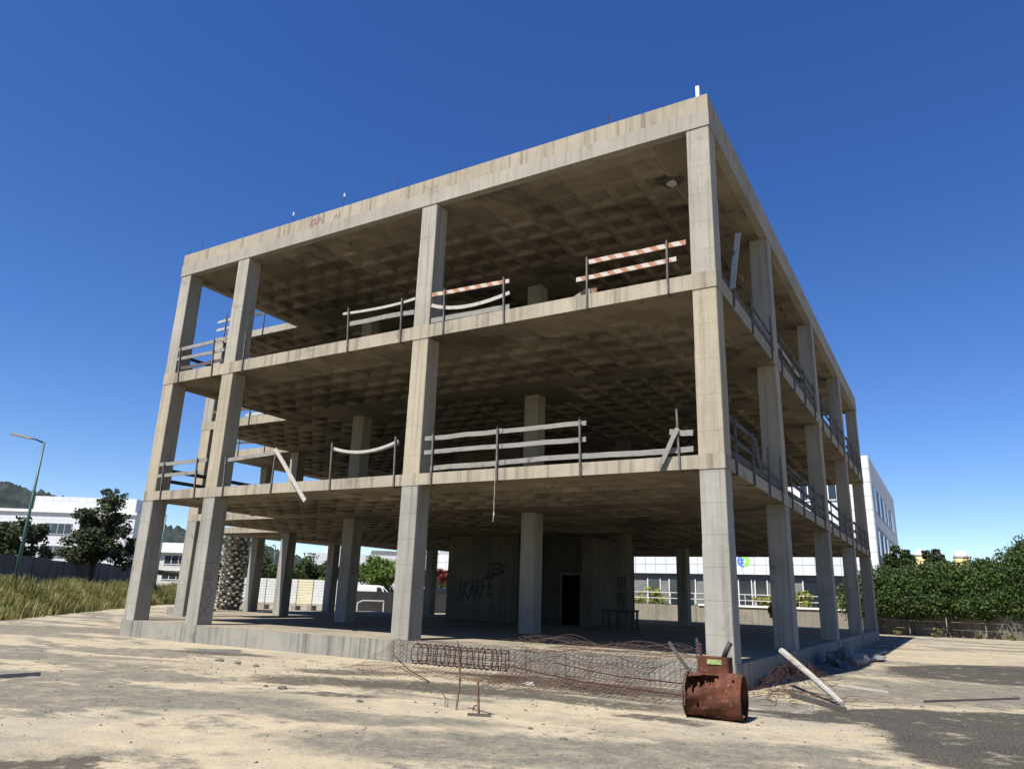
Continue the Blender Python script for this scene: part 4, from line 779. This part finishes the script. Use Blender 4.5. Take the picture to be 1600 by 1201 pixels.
# far carport
t = empty('carport', (-82, 48, 0), 'small dark canopy on white posts beyond the grass', 'carport')
MB().bar([(-84.5, 44.5, 3.1), (-79.5, 51.5, 2.7)], 3.0, .18, (.8, .58, 0)).build('canopy', M['dkwall'], t)
for k in range(3): MB().tube([(-84+2*k, 45.3+2.8*k, 0), (-84.2+2*k, 45.1+2.8*k, 2.85)], .12, 6).build('post', M['offwhite'], t)

# ------------------------------------------------------------------ other buildings
def oriented(A, Bv, depth):
    A, Bv = Vector((*A, 0)), Vector((*Bv, 0)); d = (Bv-A); ln = d.length; d.normalize(); back = Vector((-d.y, d.x, 0)); 
    return A, d, back, ln
def obox(b, A, d, k, u0, u1, v0, v1, z0, z1):
    P = [A+d*u+k*v for u, v in ((u0, v0), (u1, v0), (u1, v1), (u0, v1))]; return b.prism([(p.x, p.y) for p in P], z0, z1)
def owin(t, A, d, k, u0, u1, z0, z1, panes, fr='joint', gl='glass'):
    b = MB(); obox(b, A, d, k, u0, u1, -.02, .05, z0, z1); w = b.build('window', M[gl], t)
    b = MB(); 
    for i in range(panes+1):
        u = u0+(u1-u0)*i/panes; obox(b, A, d, k, u-.04, u+.04, -.06, -.021, z0, z1)
    obox(b, A, d, k, u0-.05, u1+.05, -.07, -.022, z1+.001, z1+.08); obox(b, A, d, k, u0-.05, u1+.05, -.1, -.022, z0-.08, z0-.001); b.build('window_frame', M[fr], w)
# white office at left
t = empty('white_office', (-93, 38, 0), 'white panel clad office building with dark strip windows behind the pines at left', 'building')
A, d, k, ln = oriented((-109.6, 24.85), (-82.96, 40.72), 1)
b = MB(); obox(b, A, d, k, 0, ln, 0, 3.2, 0, 9.95); b.build('wall', M['clad'], t)
b = MB(); obox(b, A, d, k, 17.8, ln-.5, .6, 3, 9.951, 11.75); b.build('roof_storey', M['clad'], t)
b = MB(); obox(b, A, d, k, -.2, ln+.2, -.25, 3.3, 9.7, 10.02); b.build('cornice', M['white'], t)
for u0, u1 in ((1, 4.4), (6.5, 9.9), (13.0, 16.4), (19.98, 23.4), (26.6, 29.4)):
    for z0 in (4.45, 7.15): owin(t, A, d, k, u0, u1, z0, z0+1.2, 4)
# far white house between columns
t = empty('white_house', (-101, 62, 0), 'far white house with balconies seen between the two leftmost front columns', 'building')
A, d, k, ln = oriented((-106.5, 56.95), (-94, 64.4), 1)
b = MB(); obox(b, A, d, k, 0, ln, 0, 9, 0, 6.4); b.build('wall', M['offwhite'], t)
b = MB(); obox(b, A, d, k, -.3, ln, -.6, 9, 6.401, 7.9); b.build('parapet', M['white'], t)
b = MB(); obox(b, A, d, k, 2.2, 2.9, -1.1, -.1, .5, 7.3); b.build('chimney_shaft', M['white'], t)
for u in (4.5, 9.5):
    for z in (2.4, 4.7): owin(t, A, d, k, u, u+3.4, z, z+1.3, 3, 'white')
# far white building in the middle
t = empty('white_warehouse', (-103, 104, 0), 'far flat white warehouse showing above the dark bushes', 'building')
A, d, k, ln = oriented((-110.5, 97), (-86, 119), 1)
b = MB(); obox(b, A, d, k, 0, ln, 0, 20, 0, 8.9); b.build('wall', M['clad'], t)
b = MB(); obox(b, A, d, k, 3.2, 6.5, 2, 9, 8.901, 10.6); b.build('roof_box', M['clad'], t); b = MB(); obox(b, A, d, k, 13, ln, 1, 19, 8.901, 9.9); b.build('roof_storey', M['greywall'], t)
for u in (10, 15, 20, 25): owin(t, A, d, k, u, u+.9, 5.4, 6.3, 1)
# white office behind the frame: tall block and low clad band
t = empty('clad_office_block', (-25, 75, 0), 'tall white panel clad office block behind the frame building at right', 'building')
MB().box(-50.5, -1.98, 60.12, 93, 0, 15.3).build('wall', M['joint'], t)
pw, ph = 1.02, 1.26
def panel(x, y, z, w, h, th, axis, par):
    key = (round(w, 3), round(h, 3), th, axis)
    if key not in panel.c:
        me = bpy.data.meshes.new('cladding_panel'); b = MB(); g = .018
        if axis == 'x': b.box(g, w-g, -th, 0, g, h-g)
        else: b.box(0, th, g, w-g, g, h-g)
        me.from_pydata(b.v, [], b.f); me.materials.append(M['cladpan']); panel.c[key] = me
    return link('cladding_panel', panel.c[key], (x, y, z), par)
panel.c = {}
for r in range(11):          # the narrow sunlit end by the corner and the wall seen through the frame
    for c in range(9): panel(-3.0-c*1.02, 60.11, 1.45+r*ph, 1.02, ph, .05, 'x', t)
for (u0, u1, z0, z1) in [(62.2, 64.3, 10.4, 12.7), (67.3, 69.4, 10.4, 12.7), (72, 74, 10.4, 12.7), (77, 79, 10.4, 12.7), (83.5, 86.5, 10.4, 12.7), (62.2, 64.3, 6.3, 8.6), (67.3, 69.4, 6.3, 8.6), (72, 74, 6.3, 8.6), (77, 79, 6.3, 8.6), (82, 84, 6.3, 8.6), (87, 89.5, 6.3, 8.6)]:
    w = MB().box(-1.97, -1.90, u0, u1, z0, z1).build('window', M['glass'], t); MB().box(-1.96, -1.87, u0-.06, u0, z0-.05, z1+.05).build('window_frame', M['joint'], w)
zr = 1.45
side = []
for r in range(11):
    for c in range(16):
        y0 = 60.13+c*2.05; z0 = 1.45+r*ph; side.append((y0, z0))
for y0, z0 in side:
    hit = any(y0 < b_ and y0+2.05 > a_ and z0 < d_ and z0+ph > c_ for a_, b_, c_, d_ in [(62.2, 64.3, 10.4, 12.7), (67.3, 69.4, 10.4, 12.7), (72, 74, 10.4, 12.7), (77, 79, 10.4, 12.7), (83.5, 86.5, 10.4, 12.7), (62.2, 64.3, 6.3, 8.6), (67.3, 69.4, 6.3, 8.6), (72, 74, 6.3, 8.6), (77, 79, 6.3, 8.6), (82, 84, 6.3, 8.6), (87, 89.5, 6.3, 8.6)])
    if not hit: panel(-1.975, y0, z0, 2.05, ph, .045, 'y', t)
for x in (-8.2, -6.4, -13, -20, -27, -34, -41, -47):
    for z in (7.3, 11.3): owin(t, Vector((x, 60.04, 0)), Vector((1, 0, 0)), Vector((0, 1, 0)), 0, 1.5, z, z+1.5, 2, 'white')
# low band
t2 = empty('low_clad_front', (-25, 58, 0), 'long low building front with a white panel band above grey walls and glazed doors', 'building')
MB().box(-52, -2.6, 57.3, 60.0, 1.4, 4.2).build('wall', M['greywall'], t2)
MB().box(-52, -2.55, 56.92, 60.0, 4.22, 6.0).build('band_core', M['joint'], t2)
for r in range(2):
    for c in range(46): panel(-3.65-c*1.06, 56.91, 4.22+r*.89, 1.06, .89, .04, 'x', t2)
for x, w_ in ((-22.6, 1.2), (-20.4, 1.3), (-18.9, 1.0), (-13.7, 1.1), (-12.2, 1.0), (-8.0, 1.6), (-5.7, 1.4), (-29, 1.2), (-35, 1.2), (-42, 2)):
    o = MB().box(x, x+w_, 57.24, 57.296, 1.4, 3.7).build('glazed_door', M['glass'], t2); MB().box(x-.09, x-.005, 57.2, 57.29, 1.4, 3.8).build('door_frame', M['white'], o)
    MB().box(x+w_+.005, x+w_+.09, 57.2, 57.29, 1.4, 3.8).build('door_frame', M['white'], o)
lg = Vector((-13.1, 56.865, 5.45)); arc = lambda r, a0, a1, n=14: [(r*math.cos(R(a0+(a1-a0)*i/n)), r*math.sin(R(a0+(a1-a0)*i/n))) for i in range(n+1)]
strokes('logo', [arc(.50, 95, 265), [(-.42, .1), (0, .12)], [(-.4, -.16), (0, -.15)], [(-.2, .3), (-.2, -.3)]], lg, (1, 0, 0), (0, 0, 1), (0, -1, 0), 1, 1, .13, M['paint_blue'], t2)
strokes('logo', [arc(.50, -80, 80), arc(.30, -70, 100), [(.05, .38), (.3, .62)]], lg, (1, 0, 0), (0, 0, 1), (0, -1, 0), 1, 1, .14, M['paint_green'], t2)
# terrace, retaining wall and railing
MBt = MB().box(-31, -2.4, 45.3, 57.2, 0, 1.32); tag(MBt.build('terrace', M['floor']), kind='structure')
t = empty('retaining_wall', (-16, 45.2, 0), 'stained concrete retaining wall with a pale coping behind the building', 'wall')
for i in range(12): MB().box(-31+i*2.4+.012, -28.6+i*2.4-.012, 45.0, 45.29, 0, 1.36).build('wall_panel', M['retain'], t)
MB().box(-14, -2.2, 44.9, 45.35, 1.362, 1.5).build('coping', M['white'], t)
t = empty('terrace_railing', (-16, 45.7, 1.33), 'white tubular railing along the terrace behind the building', 'railing')
for i in range(15): MB().tube([(-30.5+i*2.0, 45.7, 1.32), (-30.5+i*2.0, 45.7, 2.3)], .03, 6).build('post', M['offwhite'], t)
for z in (1.85, 2.3): MB().tube([(-30.5, 45.7, z), (-2, 45.7, z)], .03, 6).build('rail', M['offwhite'], t)
# boundary wall under the hedge
t = empty('boundary_wall', (6, 40.4, 0), 'low rough block wall half hidden under the hedge', 'wall')
for i in range(8):
    for r in range(3): MB().cham(-1.2+i*2.1+.02, .9+i*2.1-.02, 41.0+i*.13, 41.3+i*.13, r*.46+.008, (r+1)*.46-.008, .02).build('wall_block', M['hedgewall'], t)
for x, y, r, s, lab in [(.3, 39.6, .22, 301, 'leftmost dry weed at the foot of the boundary wall'), (2.4, 39.5, .3, 302, 'largest dry weed at the foot of the boundary wall'), (4.6, 40.0, .18, 303, 'smallest dry weed at the foot of the boundary wall'), (6.3, 40.3, .2, 304, 'rightmost dry weed at the foot of the boundary wall')]:
    tree('weed', lab, (x, y, 0), .15, .02, [((x, y, r), (r*1.4, r, r*.9))], 'grass', 260, .07, 6, s, 'weeds along the boundary wall', cat='plant')
# yellow domes behind
for x, y, z, lab in ((.1, 105, 9.7, 'left of the two pale yellow domed turrets behind the hedge'), (4.9, 105, 9.5, 'right of the two pale yellow domed turrets behind the hedge')):
    t = empty('domed_turret', (x, y, 0), lab, 'turret', 'domed turrets'); n = 18
    MB().tube([(x, y, 0), (x, y, z-1.0)], [1.0, .95], n).build('shaft', M['yellow'], t, smooth=True)
    MB().tube([(x, y, z-1.0), (x, y, z-.5), (x, y, z-.15), (x, y, z+.1)], [.97, .86, .58, .12], n).build('dome', M['offwhite'], t, smooth=True)
